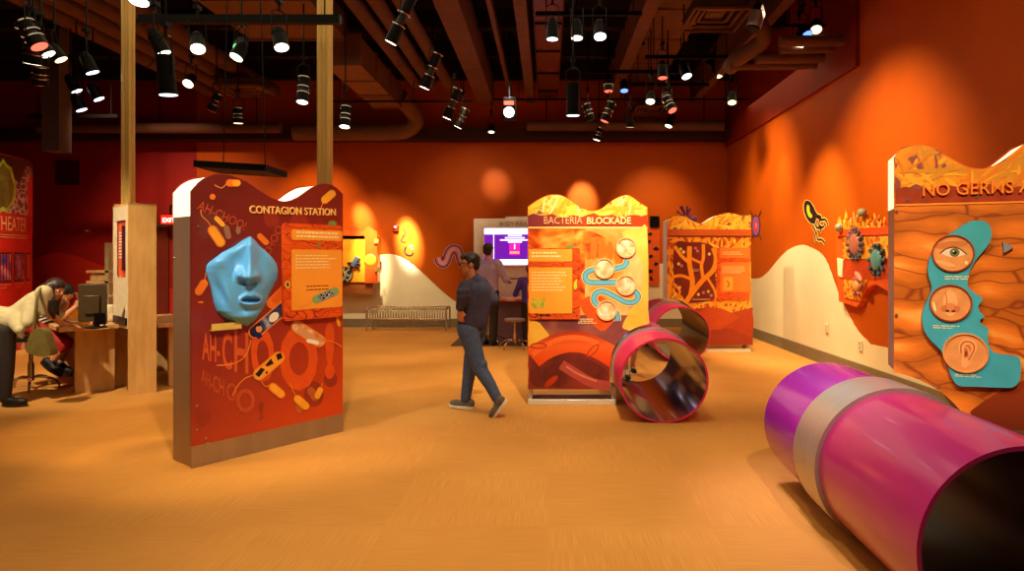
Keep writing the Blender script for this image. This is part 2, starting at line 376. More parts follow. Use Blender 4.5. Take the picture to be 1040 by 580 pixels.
    def strands(s, f, z0, W, n, seed, mats, wmin=.008, wmax=.03, slant=0.9, u0=.01, fade=None):
        """crossing ribbons of tissue printed between z0 and the wavy top edge f"""
        rr = random.Random(seed)
        for i in range(n):
            u = rr.uniform(u0-.1, W); top = f(min(max(u, 0), W)); z = rr.uniform(z0, top); L = rr.uniform(.15, .5); a = rr.gauss(slant, .6)*rr.choice((1, 1, -1)); bend = rr.uniform(-1.2, 1.2); w_ = rr.uniform(wmin, wmax); pts = []
            for k in range(9):
                t = k/8; pts.append((u, z)); u += math.cos(a)*L/8; z += math.sin(a)*L/8; a += bend/8
            run = []
            def flush(run):
                if len(run) < 3: return
                q = [Vector(p) for p in run]; Lp = []; Rp = []; off = s.lay()
                for j, p in enumerate(q):
                    d = (q[min(j+1, len(q)-1)]-q[max(j-1, 0)]).normalized(); nn = Vector((-d.y, d.x))*w_/2*(.35+.65*math.sin(PI*(j+.4)/(len(q)-.2))); Lp.append(p+nn); Rp.append(p-nn)
                fx = lambda p: (min(max(p.x, u0), W-.01), max(z0, min(p.y, f(min(max(p.x, 0), W))-.008)))
                m = len(q); s.add([s.s.xyz(*s.push(fx(p)), off) for p in Lp+Rp], [(j, j+1, m+j+1, m+j) for j in range(m-1)], rr_m)
            rr_m = rr.choice(mats)
            for p in pts:
                ok = u0 < p[0] < W-.01 and z0 < p[1] < f(p[0])-.004
                if ok and s.notch and math.hypot(p[0]-s.notch[0], p[1]-s.notch[1]) < s.notch[2]: ok = False
                if ok: run.append(p)
                else: flush(run); run = []
            flush(run)
    def lines(s, x0, y0, x1, y1, n, mat, frac=.28, seed=1):
        """rows of fine unreadable text as thin bars"""
        a = s.q((x0, y0)); b = s.q((x1, y1)); u0, u1 = sorted((a[0], b[0])); z1, z0 = max(a[1], b[1]), min(a[1], b[1]); rr = random.Random(seed); off = s.lay()
        for i in range(n):
            zc = z1-(z1-z0)*(i+.5)/n; h = (z1-z0)/n*frac; u = u0; end = u1-(u1-u0)*rr.uniform(0, .25)
            while u < end:
                wl = rr.uniform(.012, .04); e = min(u+wl, end); s.polyuv([(u, zc-h/2), (e, zc-h/2), (e, zc+h/2), (u, zc+h/2)], mat, off); u = e+.006
# ================================================================== ROOM
XR = 3.9; YB = 14.1; XL = -13.0; YF = -3.0; ZC = 5.6
def carpet():
    m, nt, b = base_mat('carpet'); setp(b, .9)
    t = nt.nodes.new('ShaderNodeTexChecker'); t.inputs['Scale'].default_value = 1.1
    nt.links.new(coords(nt), t.inputs['Vector']); ns = []
    for st in ((.06, 4, 1), (4, .06, 1)):
        n = nt.nodes.new('ShaderNodeTexNoise'); n.inputs['Scale'].default_value = 60; n.inputs['Detail'].default_value = 3
        nt.links.new(coords(nt, st), n.inputs['Vector']); ns.append(n)
    fm = nt.nodes.new('ShaderNodeMix'); fm.data_type = 'FLOAT'; nt.links.new(t.outputs['Fac'], fm.inputs['Factor'])
    nt.links.new(ns[0].outputs['Fac'], fm.inputs[2]); nt.links.new(ns[1].outputs['Fac'], fm.inputs[3]); fac = fm.outputs[0]
    n2 = nt.nodes.new('ShaderNodeTexNoise'); n2.inputs['Scale'].default_value = .8; n2.inputs['Detail'].default_value = 3
    nt.links.new(coords(nt), n2.inputs['Vector'])
    # carpet tiles: every other one turned, a faint change of tone
    a = ramp(nt, [(.3, lin((194,134,58))), (.7, lin((214,154,74)))], fac)
    c2 = ramp(nt, [(.35, (.88,.84,.78)), (.65, (1,1,1))], n2.outputs['Fac'])
    c3 = ramp(nt, [(0, (.97,.96,.94)), (1, (1,1,1))], t.outputs['Fac'])
    for cc in (c2, c3):
        mx = nt.nodes.new('ShaderNodeMix'); mx.data_type = 'RGBA'; mx.blend_type = 'MULTIPLY'; mx.inputs['Factor'].default_value = 1
        nt.links.new(a, mx.inputs[6]); nt.links.new(cc, mx.inputs[7]); a = mx.outputs[2]
    nt.links.new(a, b.inputs['Base Color'])
    bp = nt.nodes.new('ShaderNodeBump'); bp.inputs['Strength'].default_value = .3; bp.inputs['Distance'].default_value = .004
    nt.links.new(fac, bp.inputs['Height']); nt.links.new(bp.outputs[0], b.inputs['Normal'])
    return m
m_orange = M('orange_paint', (190,84,10), .55, scale=3, var=.05)
m_deep = M('deep_orange_paint', (140,38,8), .6, scale=3, var=.05)
m_cream = M('cream_paint', (240,226,188), .55, scale=3, var=.03)
m_dimred = M('dim_wall_red', (150,20,10), .6, scale=3, var=.05)  # dim light on the orange wall's left end, put into the colour
for m_ in (m_orange, m_deep): m_.node_tree.nodes['Principled BSDF'].inputs['Specular IOR Level'].default_value = .15
m_redhill = M('light_red_paint', (190,38,16), .6, scale=3, var=.05)
m_base = M('grey_baseboard', (128,112,84), .6)
m_ceil = M('black_ceiling_paint', (34,18,14), .9)
def setting(name, mb, **k): return tag(mb.build(name, smooth=False, **k), kind='structure')
b = MB(); b.add([(XL,YF,0),(XR,YF,0),(XR,YB,0),(XL,YB,0)], [(0,1,2,3)], carpet()); b.add([(XL,YF,-.1),(XR,YF,-.1),(XR,YB,-.1),(XL,YB,-.1)], [(3,2,1,0)], m_base)
setting('floor', b)
b = MB(); b.box(((XL+XR)/2, (YF+YB)/2, ZC+.05), (XR-XL, YB-YF, .1), m_ceil); setting('ceiling', b)
def hillwall(mb, pts, mapf, s0, s1, top, lower, upper, n=160, z0=0):
    """wall split by a painted wavy line: pts (s, z)"""
    def hz(s):
        if s <= pts[0][0]: return pts[0][1]
        for (a, za), (c, zc) in zip(pts[:-1], pts[1:]):
            if a <= s <= c: t = (s-a)/(c-a); t = t*t*(3-2*t) if True else t; return za+(zc-za)*t
        return pts[-1][1]
    ss = [s0+(s1-s0)*i/n for i in range(n+1)]
    for a, c in zip(ss[:-1], ss[1:]):
        h0, h1 = hz(a), hz(c)
        if max(h0, h1) > z0: mb.add([mapf(a, z0), mapf(c, z0), mapf(c, max(h1, z0)), mapf(a, max(h0, z0))], [(0,1,2,3)], lower)
        mb.add([mapf(a, max(h0, z0)), mapf(c, max(h1, z0)), mapf(c, top), mapf(a, top)], [(0,1,2,3)], upper)
def bw(px, py): p = P(px, py, YB); return (p.x, p.z)
XS = bw(200, 200)[0]
b = MB()
hillwall(b, [(XL, .6), (bw(20, 262)[0], bw(0, 268)[1]), (bw(58, 0)[0], bw(0, 256.5)[1]), (bw(125, 0)[0], bw(0, 274)[1]), (XS, bw(0,300)[1])],
         lambda s, z: (s, YB, z), XL, XS, ZC, m_redhill, m_dimred)
hillwall(b, [(XS, bw(0,330)[1]), (bw(300,0)[0], bw(0,300)[1]), (bw(395,0)[0], bw(0,258)[1]), (bw(480,0)[0], bw(0,312)[1]), (bw(560,0)[0], bw(0,330)[1]), (bw(640,0)[0], bw(0,300)[1]), (bw(668,0)[0], bw(0,268)[1]), (bw(700,0)[0], bw(0,262)[1]), (XR, bw(0,266)[1])],
         lambda s, z: (s, YB, z), XS, XR, ZC, m_cream, m_orange)
b.box(((XL+XR)/2, YB+.1, ZC/2), (XR-XL, .18, ZC), m_dimred)
setting('wall_back', b)
def rw(px, py):    # point on right wall
    Y = XR*F/(px-VX); return (Y, EYE-(py-VY)/F*Y)
hp = [(-3, .62), (2, .55)]+sorted([rw(px, py) for px, py in ((905,354), (893,352), (878,343), (868,330), (852,298), (838,262), (822,250.5), (812,249), (800,254), (790,264), (778,278), (768,283), (752,280))])+[(YB, 1.35)]
hp = sorted(hp)
Q2 = spline([(a, z, 0) for a, z in hp], 5); hq = []
for p in Q2:
    if not hq or p.x > hq[-1][0]+1e-3: hq.append((p.x, p.y))
YJ = XR*F/(873-VX)
b = MB()
hillwall(b, hq, lambda s, z: (XR, YF+YB-s if False else s, z), YF, YJ, ZC, m_cream, m_orange, n=120)
hillwall(b, hq, lambda s, z: (XR, s, z), YJ, YB, 3.9, m_cream, m_orange, n=120)
b.add([(XR-.05,YJ,3.9),(XR-.05,YB,3.9),(XR-.05,YB,ZC),(XR-.05,YJ,ZC)], [(0,1,2,3)], m_deep)
b.add([(XR-.05,YJ,3.9),(XR-.05,YB,3.9),(XR,YB,3.9),(XR,YJ,3.9)], [(0,1,2,3)], m_deep)
b.add([(XR-.05,YJ,3.9),(XR,YJ,3.9),(XR,YJ,ZC),(XR-.05,YJ,ZC)], [(0,1,2,3)], m_deep)
b.box((XR+.12, (YF+YB)/2, ZC/2), (.18, YB-YF, ZC), m_orange)
setting('wall_right', b)
b = MB(); b.box((XL-.05, (YF+YB)/2, ZC/2), (.1, YB-YF, ZC), m_dimred); setting('wall_left', b)
b = MB(); b.box(((XL+XR)/2, YF-.05, ZC/2), (XR-XL, .1, ZC), m_deep); setting('wall_front', b)
b = MB(); b.box(((XS+XR)/2, YB-.01, .09), (XR-XS, .02, .18), m_base); setting('baseboard_back', b)
b = MB(); b.box((XR-.012, (YF+YB)/2, .09), (.024, YB-YF, .18), m_base); setting('baseboard_right', b)
# dark ledge under the ceiling along the back wall, door in the left corner
b = MB(); b.box(((XL+XR)/2, YB-.2, 4.12), (XR-XL-.1, .4, .22), M('dark_ledge', (52,20,14), .8)); setting('trim_1', b)
b = MB()
dx0, dx1 = bw(150,0)[0], bw(172.5,0)[0]
b.box(((dx0+dx1)/2, YB-.03, 1.08), (dx1-dx0, .06, 2.16), M('door_brown', (112,40,16), .5)); d = setting('door_1', b)
b = MB(); b.box((dx0-.03, YB-.04, 1.1), (.06, .08, 2.24), m_base); b.box(((dx0+dx1)/2, YB-.04, 2.2), (dx1-dx0+.06, .08, .06), m_base); setting('trim_2', b)
# ------------------------------------------------------------------ things on the walls
m_black = M('black_metal', (9,7,7), .45, scale=20); m_black.node_tree.nodes['Principled BSDF'].inputs['Specular IOR Level'].default_value = .12; m_blackp = M('black_plastic', (16,14,14), .5)
def wallthing(px0, py0, px1, py1, Y, d, name, label, cat, mat, bevel=.004):
    a = P(px0, py0, Y); c = P(px1, py1, Y); r = empty(name, ((a.x+c.x)/2, Y-d/2, min(a.z, c.z)), label, cat)
    return r, abs(c.x-a.x), abs(a.z-c.z)
# vent
r, w_, h_ = wallthing(57, 163, 81, 188, YB, .03, 'wall_vent', 'dark square louvred vent high on the red wall at the far left', 'vent', None)
b = MB(); b.box((0, 0, h_/2), (w_, .02, h_), M('vent_dark', (70,14,10), .7)); b.build('backing', r)
b = MB()
for i in range(12): b.box((0, -.015, h_*(i+.5)/12), (w_*.94, .012, h_/12*.5), MATS['vent_dark'], Matrix.Rotation(.5, 3, 'X'))
b.build('louvre', r)
def strobe(px, py, name, label, Y=YB):
    p = P(px, py, Y); r = empty(name, (p.x, Y-.025, p.z-.06), label, 'alarm')
    b = MB(); b.box((0, 0, .06), (.12, .05, .13), M('alarm_red', (170,30,16), .4)); b.build('housing', r, bevel=.008)
    b = MB(); b.box((0, -.035, .085), (.06, .025, .035), M('alarm_lens', (220,205,190), .2)); b.build('lens', r, bevel=.005)
strobe(402, 232, 'fire_alarm', 'small red fire alarm strobe on the orange wall left of the worm decal')
strobe(90, 235.5, 'fire_alarm', 'small dark red alarm strobe on the dim red wall at the far left')
# exit sign
p = P(171.5, 223, 13.6); r = empty('exit_sign', (p.x, 13.6, p.z-.1), 'glowing red exit sign over the door behind the contagion display', 'sign')
b = MB(); b.box((0, .03, .1), (.34, .05, .2), m_blackp); b.box((0, .06, .3), (.03, .03, .2), m_blackp); b.box((0,.3,.39),(.03,.5,.03), m_blackp); b.build('housing', r)
b = MB(); b.box((0, 0, .1), (.32, .012, .18), M('exit_red', (235,20,15), .4, emi=(255,25,15), es=1.6)); 
vs_, fs_, tw, th = text_mesh('EXIT', 0, .02); s_ = .26/tw
b.add([(v[0]*s_-.13, -.008, .045+v[1]*s_*1.0) for v in vs_], fs_, M('exit_letter', (255,190,170), .4, emi=(255,190,160), es=2.0)); b.build('face', r)
# outlets on right wall
def outlet(px, py, label):
    Y, z = rw(px, py); r = empty('wall_outlet', (XR-.012, Y, z-.06), label, 'outlet')
    b = MB(); b.box((0, 0, .06), (.014, .1, .13), M('outlet_white', (235,225,200), .4)); b.build('plate', r, bevel=.003)
    b = MB(); 
    for dz in (.035, .085): b.box((-.009, 0, dz), (.006, .045, .032), M('outlet_ivory', (205,192,160), .4))
    b.build('socket', r)
outlet(840.5, 333, 'white wall outlet low on the cream hill of the right wall, farther one')
outlet(874.5, 351, 'white wall outlet low on the right wall nearest the big purple tunnel')
# germ decals: vinyl figures standing a little off the wall
class WallRight:
    def uv(s, px, py): return rw(px, py)
    def xyz(s, u, z, off=0): return Vector((XR-off, u, z))
class WallBack:
    def uv(s, px, py): return bw(px, py)
    def xyz(s, u, z, off=0): return Vector((u, YB-off, z))
WR = WallRight(); WB = WallBack()
def decal(pr, name, label): return tag(pr.build(name, smooth=False), label, 'wall decal')
m_ink = M('ink_black', (30,12,20), .5); m_inkp = M('ink_purple', (88,24,84), .5); m_pink = M('germ_pink', (196,110,130), .5)
m_halo = M('pale_halo', (236,200,110), .5); m_lime = M('germ_lime', (186,206,40), .5); m_white = M('print_white', (245,238,225), .45)
pr = Print(WB); pr.k = .006
wp = [(445.5,261.5),(447,266),(451,267.5),(454,263),(456,257),(460,253),(465,254.5),(467,260),(468.5,266)]
pr.stroke(wp, 10, M('worm_edge', (210,150,170), .5)); pr.stroke(wp, 8.6, m_inkp); pr.stroke(wp, 5.6, m_pink)
q = spline([(a, c, 0) for a, c in wp], 2)
for p in q[1:]: pr.disc((p.x, p.y), 1.3, 2.2, M('germ_spot', (222,150,150), .5), n=8)
decal(pr, 'worm_decal', 'purple and pink segmented worm germ on the orange back wall')
pr = Print(WB); pr.k = .006
pr.stroke([(409.5,232),(411.5,237),(409,241),(407.5,245),(412,246)], 1.0, m_ink)
pr.stroke([(412.5,250.5),(411,255),(413,258.5),(417,259.5),(420,256.5)], 1.5, m_ink)
pr.stroke([(415.5,252),(417,248.5),(419,250),(417.5,253),(420.5,253)], .9, M('germ_grey', (160,120,110), .5))
decal(pr, 'loop_decal', 'thin black curly germ with a tail above the cream hill')
pr = Print(WR); pr.k = .006
for l in ([(763,215),(765,220)],[(773,214.5),(771,220)],[(763.5,243.5),(765.5,239)],[(773.5,243.5),(771.5,239)]): pr.stroke(l, 2.0, m_ink, sm=False)
pr.disc((768,229.5), 4.4, 11.3, m_inkp); pr.disc((768,229.5), 3.6, 10, M('germ_lilac', (150,110,190), .5)); pr.disc((768.2,229.5), 2.1, 6.5, M('germ_red', (226,60,90), .5)); pr.disc((768.2,229), .9, 3, M('germ_rose', (250,150,160), .5))
decal(pr, 'bug_decal', 'purple oval germ with pink core and four whiskers on the right wall')
pr = Print(WR); pr.k = .006
for l in ([(828,215),(831,219),(834,220),(834,223.5),(838,223),(840.5,226),(841,230)],[(829,220),(833,223),(832,228),(836,231),(838,228)],
          [(828,226),(830,231),(834,232),(833.5,236)],[(825,228),(827,232),(829,236),(828,240),(829,246)],[(830,236),(831,243),(835,243.5),(838,247)]):
    pr.stroke(l, 4.6, m_halo, off=.0062)
    pr.stroke(l, 2.3, m_ink, off=.0066)
pr.disc((823,215.5), 6.2, 13.2, m_halo, ang=-.3); pr.disc((823,215.5), 5.4, 12.4, m_ink, ang=-.3)
pr.smooth([(820.5,208),(822.5,210),(823,215),(825.5,219),(824,221.5),(821,219),(819.5,213)], m_lime)
decal(pr, 'squid_decal', 'black and lime oval germ with squiggly tentacles on the right wall')
# orange and black picture beside the bacteria blockade
Yp = YB
r = empty('wall_poster', P(663, 290, YB), 'small orange poster with black germs beside the central display', 'poster')
r.location.y = YB-.02
b = MB(); b.box((0, 0, .65), (.28, .03, 1.3), M('poster_orange', (222,90,24), .4), None); b.build('panel', r)
b = MB(); b.box((.03, -.03, 1.38), (.2, .06, .24), m_black); b.build('top_box', r)
b = MB()
rr = random.Random(4)
for i in range(7):
    b = MB(); c = Vector((rr.uniform(-.08,.08), -.018, .15+i*.16)); pts = [c+Vector((math.cos(t)*rr.uniform(.025,.07), 0, math.sin(t)*rr.uniform(.03,.06))) for t in [2*PI*k/9 for k in range(9)]]
    b.add(pts, [tuple(range(9))], m_ink); b.build('germ_figure', r, smooth=False)

# ================================================================== CEILING
m_beam = M('beam_brown', (104,66,48), .8, scale=5, var=.15); m_pipe = M('pipe_brown', (98,62,40), .75, scale=5, var=.12); m_duct = M('duct_brown', (112,74,44), .6, scale=4, var=.12)
m_tray = M_web('mesh_tray', (60,26,16), (120,66,44), 22, (1,1,1), width=.06, dist=0, coat=0)
def along(px, wpx, z, name, label, cat, mat, h=.3, y0=2.0, y1=13.6, pipe=False):
    k = (z-EYE)/VY; X = (px-VX)*k; w_ = wpx*k
    b = MB()
    if pipe:
        b.cyl((X, y0, z+w_/2), (X, y1, z+w_/2), w_/2, mat, n=20)
        for i in range(3): yy = y0+2+i*4; b.cyl((X, yy, z+w_/2), (X, yy+.08, z+w_/2), w_/2+.012, mat, n=20)
    else:
        b.box((X, (y0+y1)/2, z+h/2), (w_, y1-y0, .03), mat); 
        b.box((X, (y0+y1)/2, z+h), (w_*.35, y1-y0, h*2), mat); b.box((X, (y0+y1)/2, z+h-.02), (w_, y1-y0, h*1.9), mat)
    return tag(b.build(name), label, cat)
along(452, 26, 4.7, 'ceiling_beam', 'wide brown ceiling beam left of centre beside the chained spotlights', 'beam', m_beam)
along(527.5, 13, 4.75, 'ceiling_beam', 'narrow brown ceiling beam just left of the wire mesh tray', 'beam', m_beam)
along(664, 15, 4.75, 'ceiling_beam', 'slanting brown ceiling beam between central rail and ceiling grille', 'beam', m_beam)
along(802, 12, 4.75, 'ceiling_beam', 'brown ceiling beam nearest the right wall', 'beam', m_beam)
along(496, 5, 4.9, 'ceiling_beam', 'thin conduit-like brown beam between the two central beams', 'beam', m_beam, h=.08)
for i, (px, w_, l) in enumerate(((8,20,'leftmost of the round brown ceiling pipes'), (42,20,'second round brown ceiling pipe from the left'), (76,20,'third round brown ceiling pipe from the left'), (108,22,'fourth round brown ceiling pipe from the left, over the pole'),
        (352,16,'round brown pipe right beside the big rectangular duct'), (376,16,'round brown ceiling pipe second from the big duct'), (402,16,'round brown ceiling pipe nearest the wide beam'))):
    along(px, w_, 4.75, 'ceiling_pipe', l, 'pipe', m_pipe, pipe=True, y1=13.2 if i < 4 else 12.5, y0=5)
# mesh cable tray
k = (4.85-EYE)/VY; b = MB(); b.box(((557-VX)*k, 8, 4.86), (31*k, 11.4, .02), m_tray)
for s in (-1, 1): b.box(((557+s*15.5-VX)*k, 8, 4.9), (.02, 11.4, .1), m_beam)
for i in range(9): b.box(((557-VX)*k, 3+i*1.25, 4.84), (31*k, .04, .03), m_black)
tag(b.build('cable_tray'), 'long wire mesh cable tray along the ceiling centre', 'cable tray')
# rectangular ducts
def duct(name, label, x0, x1, y0, y1, z0, z1, ribs=3):
    b = MB(); b.box(((x0+x1)/2, (y0+y1)/2, (z0+z1)/2), (x1-x0, y1-y0, z1-z0), m_duct)
    for i in range(ribs+1):
        yy = y0+(y1-y0)*i/ribs; b.box(((x0+x1)/2, yy, (z0+z1)/2), (x1-x0+.05, .04, z1-z0+.05), m_duct)
    return tag(b.build(name, bevel=.01), label, 'duct')
a = P(346, 66, 11.2); c = P(400, 101, 11.2)
duct('air_duct', 'lower rectangular brown air duct hanging left of centre', -3.42, -2.86, 9.9, 12.7, 4.45, 4.9, 3)
duct('air_duct', 'larger upper brown air duct just right of the golden pole', -4.5, -3.05, 6.8, 9.8, 4.8, 5.2, 2)
b = MB(); b.tube(spline([(-2.9, 12.75, 4.66), (-2.72, 13.15, 4.45), (-2.72, 13.3, 4.25), (-3.0, 13.35, 4.1), (-3.6, 13.35, 4.08), (-5.2, 13.35, 4.08)], 6), .17, m_duct, n=18)
tag(b.build('duct_elbow'), 'round brown duct curving down from the large rectangular duct', 'duct')
duct('air_duct', 'broad pale brown air duct above the ceiling grille at right', 1.6, 2.3, 5.5, 13.4, 5.12, 5.5, 6)
def grille(px0, px1, py0, py1, z, label):
    Y0 = F*(z-EYE)/(VY-py0); Y1 = F*(z-EYE)/(VY-py1); xa = (px0-VX)/F*Y0; xb = (px1-VX)/F*Y0
    r = empty('ceiling_grille', ((xa+xb)/2, (Y0+Y1)/2, z), label, 'vent'); W = xb-xa; D = Y1-Y0
    b = MB()
    for k in range(4):
        s = 1-k*.24; zz = .02+k*.03
        for sx in (-1, 1): b.box((sx*W*s/2, 0, zz), (.035, D*s, .03), m_duct)
        for sy in (-1, 1): b.box((0, sy*D*s/2, zz), (W*s, .035, .03), m_duct)
    b.build('frame', r)
    b = MB(); b.box((0, 0, .16), (W, D, .02), m_ceil); b.box((0, 0, .1), (W*.2, D*.2, .02), m_duct); b.cyl((0,0,.16), (0,0,.3), .15, m_duct); b.build('plate', r)
grille(706, 764, 10, 33, 4.7, 'square ceiling air grille at upper right beneath the wide duct')
grille(648, 688, 109, 121, 4.4, 'smaller ceiling air grille farther back above the bacteria display')
grille(216, 262, 88, 98, 4.5, 'dark ceiling air grille left of the golden pole')
# pipe work hanging by the right wall
b = MB()
for py, x0, x1, Y, rad in ((42, 792, 856, 8.3, .07), (50, 792, 846, 8.5, .06), (59, 768, 836, 8.8, .08), (67, 740, 829, 9.05, .06)):
    b.cyl(P(x0, py, Y), P(x1, py-1, Y), rad, m_pipe, n=14)
b.tube(spline([P(768, 18, 8.5), P(776, 38, 8.6), P(764, 50, 8.8), P(748, 60, 9.0), P(742, 68, 9.3)], 6), .11, m_pipe, n=14)
tag(b.build('pipe_cluster'), 'bundle of horizontal brown pipes meeting the right wall under the ceiling', 'pipe')
# cross pipes at the back
for py, x0, x1, Y, rad, l in ((130, 40, 285, 13.0, .1, 'long horizontal pipe under the ceiling at the back, left of the golden pole'), (128, 535, 735, 13.4, .1, 'long horizontal pipe under the ceiling at the back above the rear displays')):
    b = MB(); b.cyl(P(x0, py, Y), P(x1, py, Y), rad, m_pipe, n=14); [b.cyl(P(x0+(x1-x0)*t, py, Y), (P(x0+(x1-x0)*t, py, Y).x, Y, ZC), .012, m_black, n=6) for t in (.1, .5, .9)]; tag(b.build('cross_pipe'), l, 'pipe')
# ceiling grid left: dark hangers and joists
b = MB()
for i in range(7): b.box(((XL+XR)/2, 4.5+i*1.5, 5.35), (XR-XL, .12, .3), m_ceil)
tag(b.build('ceiling_joist'), None, None, kind='structure').name = 'trim_3'
# rails
def rail(px0, px1, py, Y, label, t=.05, hang=None, name='lighting_rail'):
    a = P(px0, py, Y); c = P(px1, py, Y); r = empty(name, ((a.x+c.x)/2, Y, a.z), label, 'lighting rail'); L = c.x-a.x
    b = MB(); b.box((0, 0, 0), (L, t, t), m_black); b.build('track', r)
    for s in (-.4, .1, .42):
        b = MB(); b.cyl((s*L, 0, t/2), (s*L, 0, ZC-a.z), .008, m_black, n=6); b.build('hanger', r)
    return a.z
rail(142, 346, 20, 7.0, 'thick black lighting rail crossing in front of the golden pole', .085)
rail(544, 652, 14, 8.4, 'black lighting rail with three white spotlights in a row', .05)
rail(655, 745, 58, 9.6, 'black lighting rail below the ceiling grille', .05)
rail(596, 700, 73, 10.6, 'black lighting rail with the red and blue spotlights', .05)
rail(640, 720, 86, 11.6, 'farthest black lighting rail at right of centre', .05)
rail(30, 120, 118, 11.0, 'dim black lighting rail at the far left', .06)
rail(500, 770, 101, 12.4, 'long thin rail crossing the back of the ceiling', .03)
rail(330, 480, 103, 12.0, 'thin rail crossing left of centre behind the wide beam', .03)
rail(795, 860, 26, 9.0, 'short rail with three lamps beside the right wall', .04)
# suspended dark panel
r = empty('hanging_panel', P(246, 173, 6.2), 'black flat panel hanging on wires above the contagion display', 'panel')
b = MB(); pts = [(-.45, 0, .03), (.0, -.1, .06), (.42, .0, -.02), (.45, .5, -.02), (0, .45, .06), (-.42, .5, .03)]
b.prism([Vector(p) for p in ((-.46,-.25,.05),(.2,-.25,.05),(.46,-.25,-.05),(.46,.25,-.05),(.2,.25,.05),(-.46,.25,.05))][0:0] or [Vector((-.33,-.25,0)), Vector((.33,-.25,-.04)), Vector((.33,.25,-.04)), Vector((-.33,.25,0))], (0,0,.06), m_black); b.build('board', r)
for x in (-.18, .22): 
    b = MB(); b.cyl((x,0,.04), (x*.6,0,ZC-r.location.z), .005, m_black, n=6); b.build('wire', r)
# poles
m_gold = M_brushed('golden_pole', (214,176,96), .4, (6,6,.4), .35)
def pole(px, w_, Y, label, z0=0.0):
    b = MB(); X = (px-VX)/F*Y; R = w_*Y/F/2
    r = empty('ceiling_pole', (X, Y, 0), label, 'pole')
    b.box((0,0,(ZC+z0)/2), (2*R*.72, 2*R*.72, ZC-z0), m_gold)
    for sx in (-1,1):
        for sy in (-1,1): b.cyl((sx*R*.62, sy*R*.62, z0), (sx*R*.62, sy*R*.62, ZC), R*.36, m_gold, n=10)
    b.build('shaft', r)
    b = MB(); b.box((0,0,z0+.01), (R*3.4, R*3.4, .02), m_gold); b.build('base_plate', r)
    b = MB(); b.box((0,0,ZC-.02), (R*3.4, R*3.4, .03), m_gold); b.build('top_plate', r)
pole(330, 13.5, 7.6, 'golden square pole rising to the ceiling behind the contagion display')
# ================================================================== DISPLAY STATIONS
m_steel = M_brushed('brushed_steel', (176,160,140), .38, (1,1,.1), .8)
m_steelb = M_brushed('bronze_steel', (172,142,116), .45, (30,30,.5), .6)
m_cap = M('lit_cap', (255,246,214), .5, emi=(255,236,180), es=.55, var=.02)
m_edge = M('white_edge', (236,226,206), .4)
m_alu = M_brushed('aluminium', (236,230,218), .35, (.1,1,1), .3)
m_gold_l = M('gold_letter', (250,196,110), .35); m_orange_l = M('orange_letter', (255,140,44), .35)
m_screw = M_brushed('screw_steel', (190,180,170), .3, (1,1,1), .9)
def wave_fn(surf, pts, W, tail=()):
    q = [surf.uv(*p) for p in pts]; q = [(u, z) for u, z in q]+list(tail)
    q[0] = (0, q[0][1])
    if not tail: q[-1] = (W, q[-1][1])
    sp = spline([(u, z, 0) for u, z in q], 5); sp = [(p.x, p.y) for p in sp]
    def f(u):
        if u <= sp[0][0]: return sp[0][1]
        for (a, za), (c, zc) in zip(sp[:-1], sp[1:]):
            if a <= u <= c and c > a: return za+(zc-za)*(u-a)/(c-a)
        return sp[-1][1]
    return f
def topline(f, u0, u1, n=48): return [(u0+(u1-u0)*i/n, f(u0+(u1-u0)*i/n)) for i in range(n+1)]
def slab(mb, outline, y0, y1, mat):
    mb.prism([Vector((u, y0, z)) for u, z in outline], (0, y1-y0, 0), mat)
def botline(u0, u1, z0, notch, n=60):
    """lower edge of a display, cut away where its tunnel passes"""
    if not notch: return [(u0, z0), (u1, z0)]
    uc, zc, R = notch; out = [(u0, z0)] if abs(u0-uc) >= R else []
    for i in range(n+1):
        t = PI-PI*i/n; u = uc+R*math.cos(t)
        if u0 < u < u1:
            if i == 0: out.append((u, z0))
            out.append((u, max(z0, zc+R*math.sin(t))))
            if i == n: out.append((u, z0))
    if abs(u1-uc) < R: out.append((u1, max(z0, zc+math.sqrt(R*R-(u1-uc)**2))))
    else: out.append((u1, z0))
    if abs(u0-uc) < R: out = [(u0, max(z0, zc+math.sqrt(R*R-(u0-uc)**2)))]+out
    return out
def station(surf, W, T, f, z0, zcap, label, base='plinth', capm=None, bodym=None, notch=None):
    r = empty('display_station', (surf.o.x, surf.o.y, 0), label, 'exhibit display', surf.a)
    g = .012
    b = MB(); slab(b, botline(g, W-g, z0, notch)+[(W-g, zcap), (g, zcap)], g, T-g, bodym or m_steelb); b.build('body_case', r, smooth=False)
    tl = topline(f, g, W-g)
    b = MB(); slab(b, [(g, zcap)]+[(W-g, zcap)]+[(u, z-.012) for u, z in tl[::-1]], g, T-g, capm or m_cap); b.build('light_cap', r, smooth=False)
    tl = topline(f, 0, W)
    tl = topline(f, .03, W-.03); b = MB(); slab(b, botline(.03, W-.03, z0, notch)+tl[::-1], T-g, T, m_deep); b.build('back_panel', r, smooth=False)
    return r
def front(surf, W, f, z0, basemat, notch=None):
    pr = Print(surf); pr.notch = notch; tl = topline(f, 0, W); slab(pr, botline(0, W, z0, notch)+tl[::-1], -.01, .012, basemat); pr.k = .0105
    return pr
def screws(r, pts):
    for u, z in pts:
        b = MB(); b.cyl((u, -.01, z), (u, -.017, z), .008, m_screw, n=10); b.build('screw', r)

